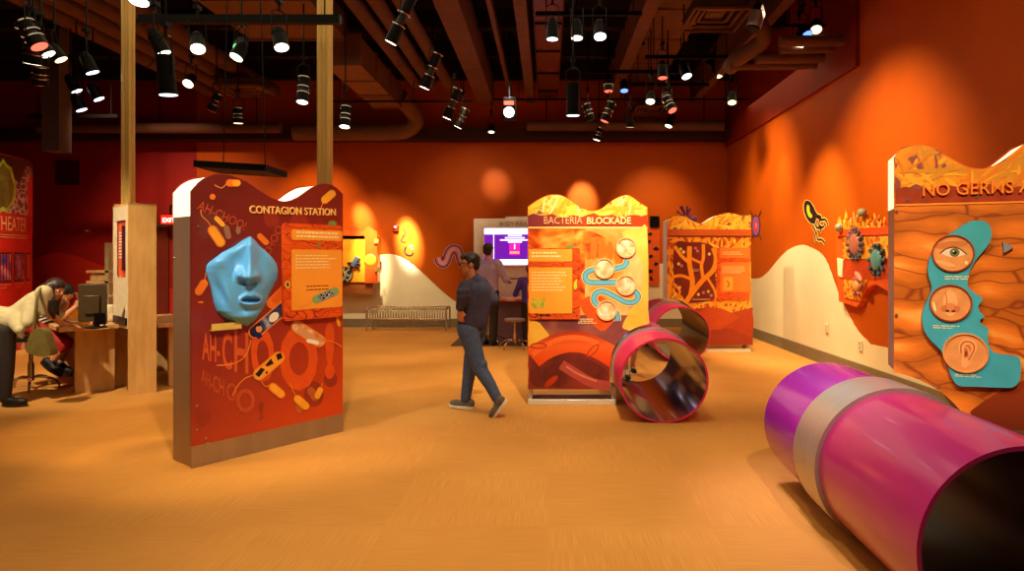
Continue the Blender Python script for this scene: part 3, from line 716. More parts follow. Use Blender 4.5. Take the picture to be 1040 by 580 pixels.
# ---------------- 1. contagion station
S1 = Plane(-2.54, 4.63, math.atan2(1.0, .77)); W1 = S1.uv(347.5, 400)[0]
f1 = wave_fn(S1, [(195,194),(203,184),(213,178.5),(222,176.8),(235,178.5),(250,185),(262,193),(275,201),(288.5,204.5),(302,200.5),(315,191.5),(325,187),(333,187),(340,190),(347,197)], W1)
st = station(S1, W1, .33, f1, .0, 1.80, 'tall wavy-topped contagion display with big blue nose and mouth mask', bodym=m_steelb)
g1 = M_grad('contagion_print', [(0, (104,28,24)), (.35, (136,40,30)), (.65, (168,52,26)), (1, (206,66,16))], (.5, 0, -.55), -.95, .45)
pr = front(S1, W1, f1, .155, g1)
ah = [M('ahchoo_%d' % i, c, .4) for i, c in enumerate(((214,92,40), (188,76,40), (150,48,30), (224,86,26)))]
for n_, m in zip(('sneeze_print_bright','sneeze_print_mid','sneeze_print_faint','sneeze_print_red'), ah): m.name = n_
oc = M('capsule_orange', (236,120,34), .4); oy = M('capsule_amber', (246,168,46), .4); oo = M('outline_orange', (240,140,50), .4); od = M('capsule_dull', (190,96,50), .4); ogr = M('capsule_grey', (150,104,82), .4)
# faint circles
for c, rx, ry in (((275,222),8,9),((303,225),9,8),((205,422),9,11),((318,400),10,13),((335,385),7,8),((225,377),6,6)): pr.disc(c, rx, ry, ah[2])
pr.text('AH-CHOO!', (199,212), (247,234), ah[1], 1.3)
pr.text('CHOO', (272,262), (287,232), ah[1], 1.0)
# the big AH-CHOO!
for s_, a, c, h_, m in (('AH-', (204.5,364.5), (222.5,367.5), 27, ah[0]), ('C', (225,372), (235,375), 36, ah[0]), ('H', (237,376), (251.5,378.5), 41, ah[0]), ('O', (254,381), (278,386), 52, ah[3]), ('O', (283,393), (322,391), 62, ah[3]), ('!', (329,381), (339,380), 53, ah[3]),
                        ('AH-', (203.5,387), (215,396), 14, ah[1]), ('CH', (215.5,397), (227,402), 17, ah[1]), ('O', (229,406), (240,407), 18, ah[1]), ('O', (239,418), (258,418), 24, ah[1]), ('!', (262,427), (267,424), 18, ah[2])): pr.word(s_, a, c, h_, m, .05 if h_ > 45 else .02)
for a, c, w_, m in (((302,405),(303,416),3,od),((315,397),(319,403),4,od)): pr.capsule(a, c, w_, m)
# bacteria with tails
def germ(a, c, w_, m, tail=None, tm=None, inner=None):
    if tail: pr.stroke(tail, .9, tm or oo)
    pr.capsule(a, c, w_, m)
    if inner: pr.capsule(a, c, w_*.72, inner)
germ((232,186),(240,186), 3.6, oc, [(229,187),(224,191),(217,188)], oo); pr.capsule((238,186),(240.5,186), 3.0, oy)
pr.disc((215,200), 3, 3, oc)
germ((215,234),(223,246), 5.2, oc, [(213,229),(209,224),(204,219),(203,213)], oo, oy)
germ((219,222),(225,228), 2.4, oy, [(226,228),(230,230)])
pr.capsule((229,232),(231,240), 3, ogr); pr.disc((241,234), 2.6, 4, ogr)
germ((263,240),(269,246), 3, oc); germ((336,197),(329,203), 4, oy, [(327,206),(323,216)], oo)
germ((201,296),(206,288), 4.2, oc, [(207,284),(208,277)]); pr.disc((203,307), 3, 1.2, oc)
germ((275,308),(293,290), 5.5, oc); pr.capsule((279,304),(289,293), 4, M('arm_orange', (226,96,26), .4))
# photo capsules
def photocap(a, c, w_, fill, extra):
    pr.capsule(a, c, w_, oo); pr.capsule(a, c, w_-1.3, fill); extra()
m_sky = M_art('sneeze_photo', [(.3, (24,24,60)), (.5, (60,70,120)), (.7, (190,200,225))], 9); m_skin_p = M('photo_skin', (222,160,110), .4); m_hand_p = M_art('hand_photo', [(.35, (196,110,60)), (.55, (232,160,100)), (.75, (240,220,190))], 14)
pr.stroke([(254,345),(250,358),(243,366),(232,370),(219,371)], 1.2, oo)
def ex1(): pr.disc((262,334), 3.2, 3.6, m_skin_p); pr.poly([(258,342),(256,335),(262,338),(266,341),(262,344)], M('photo_navy', (24,30,92), .4)); pr.disc((277,322), 6, 4, m_white, ang=-.8); pr.disc((261,330),2.6,1.5,M('photo_hair', (30,16,14), .4))
photocap((258,337),(288,312), 6.8, m_sky, ex1)
pr.stroke([(322,348),(334,346),(346,352)], 1.0, oo)
def ex2(): pr.capsule((304,336),(315,343), 3.5, m_skin_p); pr.capsule((312,346),(321,348), 2.0, m_white)
photocap((301,332),(323,346), 6.5, m_hand_p, ex2)
pr.stroke([(259,380),(248,384),(240,392),(235,402)], 1.2, oo)
m_cow = M_web('cow_photo', (18,12,10), (226,170,80), 26, width=.03, dist=.2, coat=.2)
photocap((262,380),(282,363), 6.3, oy, lambda: [pr.poly(p, m_ink) for p in ([(258,380),(264,373),(268,375),(262,383)],[(268,371),(274,364),(277,369),(271,372)],[(279,360),(284,358),(286,363),(281,366)],[(268,378),(271,376),(270,380)])])
germ((276,393),(284,400), 4.6, oc, [(264,387),(268,392),(273,391)], oo, oy)
germ((301,405),(309,412), 4.0, oy, [(293,388),(296,396),(299,402)]); germ((321,402),(324,396), 3.0, oy, [(325,393),(326,389)])
germ((340,318),(343,330), 1.6, oy)
# labels high on the left, rivet line
pr.build('front_panel', st, smooth=False)
b = MB(); b.box((W1/2, -.004, .0785), (W1, .014, .153), m_steel); b.box((W1/2, .314, .0785), (W1-.03, .008, .153), m_steel); b.build('plinth', st)
screws(st, [(S1.uv(x, y)) for x, y in ((199,412),(199,436),(208,445),(208,454),(256,442),(300,431),(330,425),(200,230),(259,216),(260,466),(210,450))])
for (dy, z) in ((.03, 1.0), (.03, .7), (.3, 1.5)):
    b = MB(); b.cyl((.012, dy, z), (.004, dy, z), .007, m_screw, n=8); b.build('screw', st)
pr = Print(S1); pr.k = .0125; pr.text('CONTAGION STATION', (252.5,216.5), (340,219), m_gold_l, 1.15, ext=.08, bold=.012); pr.build('lettering', st, smooth=False)
# raised info board
def infoboard(surf, st, u0, z0, u1, z1, boards, wood, lines_, extra=None, r=.03, d=.03):
    """raised rounded board with lighter text fields"""
    pr = Print(surf, px=False); o = []
    for cx, cz, a0 in ((u1-r, z0+r, -PI/2), (u1-r, z1-r, 0), (u0+r, z1-r, PI/2), (u0+r, z0+r, PI)):
        for i in range(5): t = a0+PI/2*i/4; o.append((cx+r*math.cos(t), cz+r*math.sin(t)))
    pr.prism([Vector((u, -.013-d, z)) for u, z in o], (0, d, 0), wood); pr.k = .0145+d; return pr
m_board = M_web('board_wood', (236,92,26), (120,34,16), 9, (.5,1,2.2), width=.012, dist=.3, inv=True, fibre2=(206,66,20))
m_field = M('text_field', (250,160,50), .4, scale=2, var=.06)
a = S1.uv(285, 224); c = S1.uv(344.5, 320)
pr = infoboard(S1, st, a[0], c[1]-.01, c[0], a[1]-.02, None, m_board, None)
pr.px = True
p0 = S1.uv(293, 231); p1 = S1.uv(344.5, 245); pr.rectuv(p0[0], p1[1], p1[0], p0[1]-.015, m_field, r=.02)
p2 = S1.uv(293, 252); p3 = S1.uv(344.5, 309); pr.rectuv(p2[0], p3[1]-.02, p3[0], p2[1]-.01, m_field, r=.02)
m_tl = M('text_pale', (255,226,160), .4); m_td = M('text_dark', (110,50,20), .4)
pr.lines(298, 234, 341, 243, 2, m_tl, .5, 1); pr.lines(297, 258, 340, 273, 5, m_tl, .35, 2); pr.lines(308, 289, 332, 295, 2, m_td, .3, 3)
pr.capsule((318,304),(337,296), 4.2, M('photo_green', (130,170,110), .4)); pr.capsule((323,302),(333,298), 3.2, M_web('puppy_photo', (240,240,240), (40,50,70), 40, width=.05, dist=.1))
pr.stroke([(314,306),(308,310),(300,312)], .9, oo)
pr.disc((334.5,227), 4.5, 2.6, M('beetle_green', (120,140,60), .4)); pr.disc((321,249), 2, 2, MATS['beetle_green']); pr.disc((289,289), 2.6, 4, M('beetle_yellow', (230,190,70), .4)); pr.disc((289,289), 1.2, 2.4, m_ink)
pr.build('info_board', st, smooth=False)
# the blue mask
def mask():
    L = [(240,253.5),(244,246),(250,238),(256,226),(266,212.5),(270,209.5),(276,209),(284,211.5),(292,214),(300,215.5),(308,217),(316,220),(322,227),(327,236),(331,250)]
    R = [(240,254.5),(244,259),(250,264),(256,271),(262,277),(268,281),(276,282.3),(284,281),(292,277),(300,273),(308,270),(316,266),(322,262),(327,258),(331,252)]
    li = lambda T, y: next((a[1]+(c[1]-a[1])*(y-a[0])/(c[0]-a[0]) for a, c in zip(T[:-1], T[1:]) if a[0] <= y <= c[0]), T[-1][1])
    ny, nx = 110, 90; rows = []
    gs = lambda v, m_, s: math.exp(-((v-m_)/s)**2)
    for j in range(ny+1):
        y = 240+91*j/ny; xl, xr = li(L, y), li(R, y); row = []
        for i in range(nx+1):
            s = -1+2*i/nx; e = math.sin(s*PI/2); x = (xl+xr)/2+(xr-xl)/2*e
            vy = max(0, min(1, (y-240)/9))**.5*max(0, min(1, (331-y)/9))**.5
            # flank rises softly on the left, quickly on the right
            el = max(0, min(1, (x-xl)/max(1, .42*(xr-xl)))); er = max(0, min(1, (xr-x)/max(1, .36*(xr-xl))))
            rim = (math.sin(el*PI/2)**.75)*(math.sin(er*PI/2)**.75)
            d = .082*rim*vy
            t = max(0, min(1, (y-241)/42)); xc = 253.5-.6*t
            if y < 290:
                ridge = gs(x, xc+1, 2.6+5.0*t**1.5); fall = 1 if y < 281 else max(0, 1-((y-281)/7.5)**1.5)
                d += (.012+.080*t**1.5)*ridge*fall*rim**.3
                d += .040*gs(y, 279.5, 5.0)*(gs(x, xc-9.5, 3.8)+.8*gs(x, xc+8.5, 3.4))*(1 if y < 281 else max(0, 1-((y-281)/7.5)))
                d -= .012*gs(y, 276, 8)*(gs(x, xc-16.5, 3.0)+gs(x, xc+14.5, 2.6))
            d -= .030*(gs(x, xc-14, 8)*gs(y, 264, 11)+.8*gs(x, xc+11, 5)*gs(y, 264, 11)); d += .026*gs(x, 222, 9)*gs(y, 263, 9)
            d -= .034*gs(y, 287.3, 2.3)*(gs(x, xc-6.5, 3.2)+gs(x, xc+5, 2.8))
            d -= .008*gs(x, xc+1, 1.5)*gs(y, 295, 3)
            lx = max(0, 1-((x-254.5)/12.5)**2); dx = (x-254.5)
            up_y = 300.2-.8*gs(dx, 4, 3)-.8*gs(dx, -4, 3)+.5*gs(dx, 0, 2)+.028*dx*dx; lo_y = 309.3-.022*dx*dx
            d += .030*gs(y, up_y, 2.3)*lx**.6+.034*gs(y, lo_y, 2.6)*lx**.6
            d -= .060*gs(y, 304.9, 1.7)*max(0, 1-((x-255)/9.5)**2)**.6
            d -= .016*gs(y, 314.5, 2.6)*gs(x, 254, 8); d += .022*gs(y, 321, 5)*gs(x, 255, 8)
            d -= .020*gs(x, 221+(y-290)*.35, 4)*gs(y, 297, 13)-.014*gs(x, 229+(y-290)*.35, 4)*gs(y, 300, 14)
            row.append(S1.relief(x, y, .012+max(d, 0)))
        rows.append(row)
    b = MB(); n = nx+1
    m = M('mask_blue', (96,182,250), .3, scale=4, var=.04, coat=.4)
    b.add([p for r_ in rows for p in r_], [(j*n+i, j*n+i+1, (j+1)*n+i+1, (j+1)*n+i)[::-1] for j in range(ny) for i in range(nx)], m)
    o = b.build('face_mask', st, smooth=True, ang=75)
    sb = o.modifiers.new('sub', 'SUBSURF'); sb.levels = 1; sb.render_levels = 1
mask()
b = MB(); u, z = S1.uv(227, 331); b.box((u, -.05, z), (.22, .005, .05), M('yellow_acrylic', (226,200,70), .15, coat=1)); b.box((u, -.03, z-.024), (.22, .045, .004), MATS['yellow_acrylic'])
b.build('acrylic_label', st)

# ---------------- 2. bacteria blockade
S2 = Plane((536-VX)/F*6.64, 6.64, 0); W2 = S2.uv(657.5, 300)[0]
f2 = wave_fn(S2, [(536,210),(545,203.5),(555,198.8),(563,197.5),(572,199),(583,206),(592,211.5),(600,214),(610,212),(622,203.5),(633,198.5),(640,199),(648,204.5),(654,208.5),(657,210)], W2)
zb2 = S2.uv(540, 395)[1]; N2 = (1.075-S2.o.x, .385, .44)
st = station(S2, W2, .30, f2, zb2, 1.80, 'central wavy-topped yellow display about a bacteria blockade with a tunnel through its corner', capm=m_edge, bodym=m_steel, notch=N2)
m_tissue = M_web('yellow_tissue', (255,212,70), (150,84,100), 9, (1.0,1,.35), (0,.7,0), .2, .3, .35, (246,160,40), .5)
m_orange_art = M_art('muscle_print', [(.25, (90,30,20)), (.42, (206,70,16)), (.55, (238,124,30)), (.75, (250,186,80))], 5, (1,1,1.6), dist=.5)
pr = front(S2, W2, f2, zb2, m_orange_art, N2)
zh = S2.uv(600, 231)[1]
tl = topline(f2, .004, W2-.004)
pr.polyuv([(.004, zh)]+[(W2-.004, zh)]+[(u, z-.006) for u, z in tl[::-1]], m_tissue)
m_s1 = M('strand_yellow', (255,206,70), .35); m_s2 = M('strand_amber', (248,170,44), .35); m_s3 = M('strand_pale', (255,232,140), .35); m_s4 = M('strand_orange', (226,124,30), .35)
pr.fine = True; pr.strands(f2, zh+.05, W2, 130, 5, (m_s1, m_s1, m_s2, m_s3, m_s2), .012, .045); pr.fine = False
gm = M_grad('header_band', [(0, (120,44,60)), (.4, (176,66,30)), (1, (196,60,20))], (1,0,0), 0, 1.2)
z215 = S2.uv(600, 219)[1]
pr.polyuv([(.004, zh), (W2-.004, zh), (W2-.004, z215+.01)]+[(W2*i/20, z215+.015*math.sin(i*1.9)+.01*math.sin(i*.7)) for i in range(19, 0, -1)]+[(.004, z215)], gm)
pr.polyuv([(.004, zh-.012), (W2-.004, zh-.012), (W2-.004, zh+.006), (.004, zh+.006)], M('rule_yellow', (255,206,110), .4))
# lower art: purple flesh, yellow region, red vessels
m_mauve = M_art('mauve_print', [(.3, (96,40,50)), (.5, (140,74,70)), (.7, (176,100,70))], 3)
m_yreg = M_art('yellow_region', [(.3, (236,166,40)), (.6, (250,204,90))], 2)
m_vessel = M_grad('vessel_red', [(0, (150,36,16)), (.45, (232,72,20)), (.75, (240,100,40)), (1, (180,50,20))], (0,0,1), .15, .75)
m_vessel2 = M('vessel_mauve', (176,72,62), .35, coat=.3); m_vessel3 = M('vessel_dark', (128,44,40), .35, coat=.3); m_vring = M('vessel_ring', (170,44,18), .4)
pr.rect(594, 232, 657.3, 340, M_art('hand_print', [(.3, (210,104,30)), (.5, (240,150,60)), (.7, (254,206,130))], 3, (1,1,.6)))
pr.smooth([(632,236),(648,233),(657,236),(657,330),(645,334),(636,322),(650,300),(653,270),(640,250)], m_yreg)
pr.smooth([(594,236),(612,240),(622,252),(632,258),(630,272),(612,262),(594,262)], m_orange_art)
for (x, y) in ((603,253),(611,254),(619,256),(627,256)): pr.disc((x, y), 3.6, 11, M('tongue_orange', (238,110,26), .4), ang=.05)
pr.poly([(537,320),(657,320),(657,352),(620,372),(537,342)], m_mauve)
pr.smooth([(590,306),(608,300),(626,316),(620,330),(610,336),(596,322)], M('flesh_orange', (214,84,24), .4))
pr.poly([(537,322),(548,328),(558,340),(548,352),(537,352)], m_yreg)
pr.smooth([(640,318),(657,312),(657,345),(640,336),(632,332)], m_yreg)
pr.polyuv([S2.uv(*p) for p in ((537,352),(560,345),(590,348),(624,362),(640,372),(640,395),(537,395))], m_vessel3)
pr.smooth([(548,352),(575,356),(600,366),(620,380),(604,392),(560,393),(540,390),(540,370)], M_art('vessel_shadow', [(.3, (80,22,24)), (.7, (150,52,44))], 3))
pr.stroke([(570,370),(586,380),(606,390),(637,393)], 10, m_vessel2)
pr.stroke([(575,372),(588,380),(606,387)], 2, M('vessel_light', (216,120,100), .4))
pr.stroke([(541,364),(553,355),(572,348),(592,348),(612,356),(630,368)], 21, m_vessel)
pr.stroke([(541,360),(553,351),(572,343.5),(592,343.5),(608,349)], 5, M('vessel_shine', (244,110,48), .35))
for (x, y, a) in ((547,351,0),(602,356,-.8),(560,387,-.7)): pr.disc((x, y), 8.5, 3.2, m_vring, ang=a); pr.disc((x, y), 7.2, 2.1, m_vessel, ang=a)
# texts under the picture
pr.px = True; pr.lines(587, 323, 606, 329, 3, m_tl, .4, 5)
pr.build('front_panel', st, smooth=False)
# winding blue channel with portholes
m_chan = M('channel_blue', (104,184,206), .3, coat=.5); m_chan2 = M('channel_edge', (250,206,120), .4); m_port = M_art('porthole_view', [(.3, (214,150,90)), (.5, (244,206,150)), (.7, (252,236,206))], 14)
ch = [[(637,264),(634,270),(624,273),(612,274)], [(606,273),(597,276),(594,281),(597,286),(606,287),(626,287),(634,289)], [(642,294),(648,300),(645,306),(636,307),(624,301),(613,296),(605,298),(603,304),(606,309),(612,312)], [(620,316),(626,318),(627,326)]]
pr = Print(S2); pr.k = .0165
for c in ch: pr.stroke(c, 7.4, m_chan2, off=.0165)
for c in ch: pr.stroke(c, 5.4, M('channel_dark', (40,110,130), .3), off=.0170)
for c in ch: pr.stroke(c, 3.8, m_chan, off=.0175)
pr.build('blue_channel', st, smooth=False)
for (x, y) in ((635.5,251.5),(613.5,272.5),(635.5,289.5),(616,315)):
    u, z = S2.uv(x, y); R = .105
    b = MB(); n = 32; ring = lambda r_, yy: [Vector((u+r_*math.cos(2*PI*i/n), yy, z+r_*math.sin(2*PI*i/n))) for i in range(n)]
    b.loft([ring(R, -.014), ring(R, -.03), ring(R*.86, -.03), ring(R*.84, -.014)], M('porthole_ring', (236,180,120), .25, coat=.6), caps=False)
    h = b.build('porthole', st)
    b = MB(); b.loft([ring(R*.85, -.020), ring(R*.3, -.024)], m_port); b.build('porthole_picture', h)
pr = Print(S2); pr.k = .0175; pr.text('BACTERIA', (552.5,227.5), (591.5,227.5), M('pale_letter', (244,176,120), .35), 1.25, ext=.07, bold=.005); pr.build('lettering', st, smooth=False); pr = Print(S2); pr.k = .0175; pr.text('BLOCKADE', (596,227.5), (640.5,227.5), M('cream_letter', (255,216,140), .35), 1.1, ext=.07, bold=.02); pr.build('lettering', st, smooth=False)
a = S2.uv(537, 252); c = S2.uv(589, 324)
pr = infoboard(S2, st, a[0]+.004, c[1], c[0], a[1], None, M_web('board_wood_two', (226,88,26), (110,30,16), 9, (.5,1,2.2), width=.012, dist=.3, inv=True, fibre2=(200,66,20)), None, d=.02, r=.02); pr.px = True
p0 = S2.uv(537.2, 253); p1 = S2.uv(581, 265.5); pr.rectuv(p0[0], p1[1], p1[0], p0[1], m_field, r=.01)
p0 = S2.uv(537.2, 271.5); p1 = S2.uv(581, 318); pr.rectuv(p0[0], p1[1], p1[0], p0[1], m_field, r=.01)
pr.lines(540, 255, 572, 262, 2, m_tl, .5, 6); pr.lines(540, 275, 577, 296, 7, m_tl, .3, 7)
pr.rect(540, 303, 554, 313, M_art('lime_picture', [(.3, (150,150,50)), (.6, (214,190,60)), (.8, (236,170,60))], 20)); pr.smooth([(583,287),(586,283.5),(585.5,288),(586,292),(583,294)], m_lime)
pr.lines(548, 318.8, 560, 321.2, 1, m_ink, .9, 8); pr.disc((579,250.5), 4, 2, MATS['beetle_green'])
pr.build('info_board', st, smooth=False)
# base: two posts and a floor bar
for x in (538.6, 624):
    u = S2.uv(x, 400)[0]; b = MB(); b.box((u, .15, zb2/2), (.04, .2, zb2+.02), m_alu); b.build('post', st, bevel=.004)
b = MB(); b.box((W2*.37, .02, .025), (W2*.74, .05, .05), m_alu); b.box((W2*.37, .28, .025), (W2*.74, .05, .05), m_alu); b.build('floor_bar', st, bevel=.004)

# ---------------- 3. vessel tree station
S3 = Plane((677.5-VX)/F*10.3, 10.3, .06); W3 = S3.uv(762.5, 300)[0]
f3 = wave_fn(S3, [(677,224),(684,220),(694,219.5),(702,223.5),(710,227),(718,225),(727,219.5),(736,216.5),(744,216.5),(752,218.8),(762,218.5)], W3)
zb3 = S3.uv(700, 350)[1]; N3 = (1.95-S3.o.x, .40, .45)
st = station(S3, W3, .33, f3, zb3, 1.80, 'rearmost wavy-topped display showing branching yellow vessels, near the right wall', capm=m_edge, bodym=m_edge, notch=N3)
m_web3 = M_web('web_tissue', (248,170,40), (190,76,20), 8, (1,1,.6), (0,.5,0), .13, .4, .3, (240,140,30))
pr = front(S3, W3, f3, zb3, m_web3, N3)
tl = topline(f3, .004, W3-.004); zh = S3.uv(700, 240)[1]
pr.polyuv([(.004, zh), (W3-.004, zh)]+[(u, z-.006) for u, z in tl[::-1]], m_tissue)
pr.fine = True; pr.strands(f3, zh+.05, W3, 110, 6, (m_s1, m_s2, m_s2, m_s4), .014, .05); pr.strands(lambda u: zh-.03, .62, W3, 170, 7, (m_s1, m_s2, m_s2, m_s4), .012, .035); pr.fine = False
z_a = S3.uv(700, 233)[1]; pr.polyuv([(.004, zh), (W3-.004, zh), (W3-.004, z_a), (.004, z_a)], M('band_rust', (200,90,30), .4)); pr.polyuv([(.004, zh-.012), (W3-.004, zh-.012), (W3-.004, zh+.01), (.004, zh+.01)], M('band_dark', (110,40,20), .4))
pr.text('VESSELS', (700,238.5), (742,238), M('faint_letter', (226,120,60), .4), .8) if False else None
m_maroon = M_art('maroon_field', [(.3, (104,30,28)), (.7, (130,44,36))], 4)
pr.smooth([(685,249),(700,246),(716,247),(724,252),(725,270),(727,290),(725,303),(712,307),(698,307),(692,300),(685,292)], m_maroon)
m_br = M('branch_amber', (240,150,30), .4, scale=20)
for pts, w_ in (([(695,309),(701,300),(712,286),(724,274),(727,262),(724,252)], 5), ([(701,300),(703,286),(700,268),(700,250)], 5), ([(701,268),(692,260),(685,250)], 3.5), ([(703,284),(692,280),(684,281)], 3), ([(714,284),(712,270),(714,262),(714,248)], 3.5), ([(714,268),(705,264),(702,262)], 2.6), ([(718,282),(725,294),(727,303)], 2.5), ([(686,305),(690,296),(684,288)], 2.6)): pr.stroke(pts, w_, m_br)
for x, y, m in ((691,253,m_lime),(694,256,m_halo),(706,252,m_pink),(708,255,m_pink),(720,258,m_halo),(689,268,m_halo),(692,270,m_pink),(714,297,m_pink),(719,296,m_lime),(709,299,m_halo),(722,300,m_pink),(690,292,m_halo)): pr.disc((x, y), 1.6, 1.6, m, n=10)
pr.lines(703, 273, 711, 276, 2, m_tl, .3, 4); pr.lines(703, 303, 722, 305, 1, m_tl, .3, 4)
m_hill3 = M_grad('flesh_hills', [(0, (140,44,18)), (.5, (186,70,26)), (1, (170,56,20))], (0,0,1), .1, .75)
pr.poly([(678,316),(700,314),(720,312),(740,318),(764,312),(764,350),(678,350)], m_hill3)
pr.smooth([(700,330),(714,314),(730,313),(746,320),(752,330),(740,340),(715,340)], M('flesh_round', (190,74,28), .4)); pr.smooth([(734,334),(748,324),(763,317),(763,340),(748,342)], M('flesh_round_dark', (170,58,22), .4))
pr.poly([(700,338),(740,333),(763,342),(763,350),(700,350)], M('flesh_mauve', (150,52,30), .4))
pr.build('front_panel', st, smooth=False)
a = S3.uv(728, 252); c = S3.uv(761, 304)
pr = infoboard(S3, st, a[0], c[1], c[0]-.01, a[1], None, m_board, None, d=.02, r=.02); pr.px = True
for x0, y0, x1, y1 in ((730,251.5,761,262),(731,266.5,761,296.5)): p0 = S3.uv(x0, y0); p1 = S3.uv(x1, y1); pr.rectuv(p0[0], p1[1], p1[0], p0[1], M('text_field_deep', (240,118,36), .4), r=.01)
pr.lines(733, 255, 755, 259, 2, m_tl, .3, 6); pr.lines(733, 270, 757, 278, 4, m_tl, .25, 7); pr.rect(734, 281.5, 743.5, 295, m_field); pr.stroke([(737,285),(740,288),(738,292)], 1, m_td)
pr.build('info_board', st, smooth=False)
for x in (761,): 
    u = S3.uv(x, 355)[0]; b = MB(); b.box((u, .15, zb3/2), (.05, .2, zb3+.02), m_alu); b.build('post', st)
b = MB(); b.box((W3*.73, .02, .025), (W3*.54, .05, .05), m_alu); b.build('floor_bar', st)
# dark virus figure on its top
p = P(697, 224, 10.45); r = empty('virus_sculpture', p, 'small dark spiky virus sculpture sitting on the rear display top', 'sculpture')
b = MB(); b.ell((.09, 0, .02), (.1, .07, .06), m_inkp); b.build('core', r)
rr = random.Random(3)
for i in range(9):
    a_ = rr.uniform(0.1, PI-.1); b = MB(); c0 = Vector((.0, 0, .03)); d = Vector((math.cos(a_)*.13-.03, rr.uniform(-.04,.04), math.sin(a_)*.2))
    b.cyl(c0+d*.3, c0+d, .016, m_inkp, n=6); b.ell(c0+d, .022, m_inkp, nu=8, nv=6); b.build('spike', r)

# ---------------- 4. no germs allowed
S4 = Plane((908-VX)/F*3.6, 3.6, math.radians(-20)); W4 = 1.32; N4 = (-.06, .40, .47)
f4 = wave_fn(S4, [(905,160),(912,152),(925,148),(938,147),(950,151.5),(965,160.5),(980,168.5),(992,171.5),(1003,170.5),(1015,165),(1028,156),(1040,146.5),(1055,138)], W4, tail=[(.86, 2.13), (.95, 2.16), (1.05, 2.13), (1.15, 2.06), (1.25, 2.01), (1.32, 2.0)])
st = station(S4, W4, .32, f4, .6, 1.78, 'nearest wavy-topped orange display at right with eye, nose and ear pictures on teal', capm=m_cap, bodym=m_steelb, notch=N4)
m_skinrock = M_fold('folded_skin_print', (140,58,18), (238,126,36), (255,180,80), 5.0, (.5,1,1.9), (0,.12,0), .22)
pr = front(S4, W4, f4, .6, m_skinrock, N4)
b = MB(); b.box((W4-.05, .16, .3), (.06, .2, .6), m_alu); b.build('post', st)
zh = S4.uv(908, 208)[1]; tl = topline(f4, .004, W4-.004)
pr.polyuv([(.004, zh), (W4-.004, zh)]+[(u, z-.006) for u, z in tl[::-1]], M_web('amber_tissue', (240,150,34), (150,74,70), 9, (1,1,.35), (0,.7,0), .2, .35, .4, (222,112,24), .4))
pr.fine = True; pr.strands(f4, zh+.05, W4, 150, 8, (m_s2, m_s2, m_s4, M('strand_ochre', (214,140,40), .35)), .01, .035); pr.fine = False
z1_ = zh+.085; pr.polyuv([(.004, zh), (W4-.004, zh), (W4-.004, z1_)]+[(W4*i/24, z1_+.012*math.sin(i*1.7)) for i in range(23, 0, -1)]+[(.004, z1_)], M('header_rust', (160,56,20), .4, scale=20, var=.2))
pr.polyuv([(.004, zh-.008), (W4-.004, zh-.008), (W4-.004, zh+.002), (.004, zh+.002)], M('rule_orange', (255,150,50), .4))
# brown mound at the lower right of the picture
ub, zb = S4.uv(985, 427); pr.polyuv([(ub, .6)]+[(ub+(W4-ub)*t, .6+.32*math.sin(PI*min(1, t*.9+.06))**.8) for t in [i/20 for i in range(21)]]+[(W4-.004, .6)], M_grad('mound_brown', [(0, (110,40,18)), (1, (168,66,28))], (0,0,1), .6, .95))
pr.build('front_panel', st, smooth=False)
pr = Print(S4); pr.k = .021
pr.text('NO GERMS ALLOWED', (936.5,199.5), (1130, 192.5), m_orange_l, 1.1, ext=.07, bold=.003)
pr.build('lettering', st, smooth=False)
teal = [(949,252),(943,262),(941,276),(945,292),(941,303),(935.5,318),(937,334),(944,345),(954,355),(960,368),(965,382),(972,390.5),(990,391.5),(1014,392.5),(1028,391.5),(1034,382),(1034,366),(1030,361),(1010,358),(1003,351),(1001,340),(1002,333),(995,329),(994,324),(998,321),(993,316),(992,310),(996,303),(988,297),(981,290),(983,276),(991,262),(1001,250),(1005,240),(1003,229),(995,224.5),(982,226),(966,236),(955,243)]
pr = Print(S4); o = [S4.uv(p.x, p.y) for p in loop_spline([(a, c, 0) for a, c in teal], 3)]
pr.prism([Vector((u, -.035, z)) for u, z in o], (0, .02, 0), M('teal_plate', (70,172,190), .3, coat=.4), M('teal_side', (70,70,130), .4)); pr.k = .0355
m_eyer = M('eye_skin', (226,150,84), .4, scale=14, var=.12)
for lx, ly, n_ in ((958,279.5,2),(946,329,2),(968,378,2)): pr.lines(lx, ly, lx+27, ly+5, n_, m_tl, .38, lx)
tp = pr.build('teal_board', st, smooth=False)
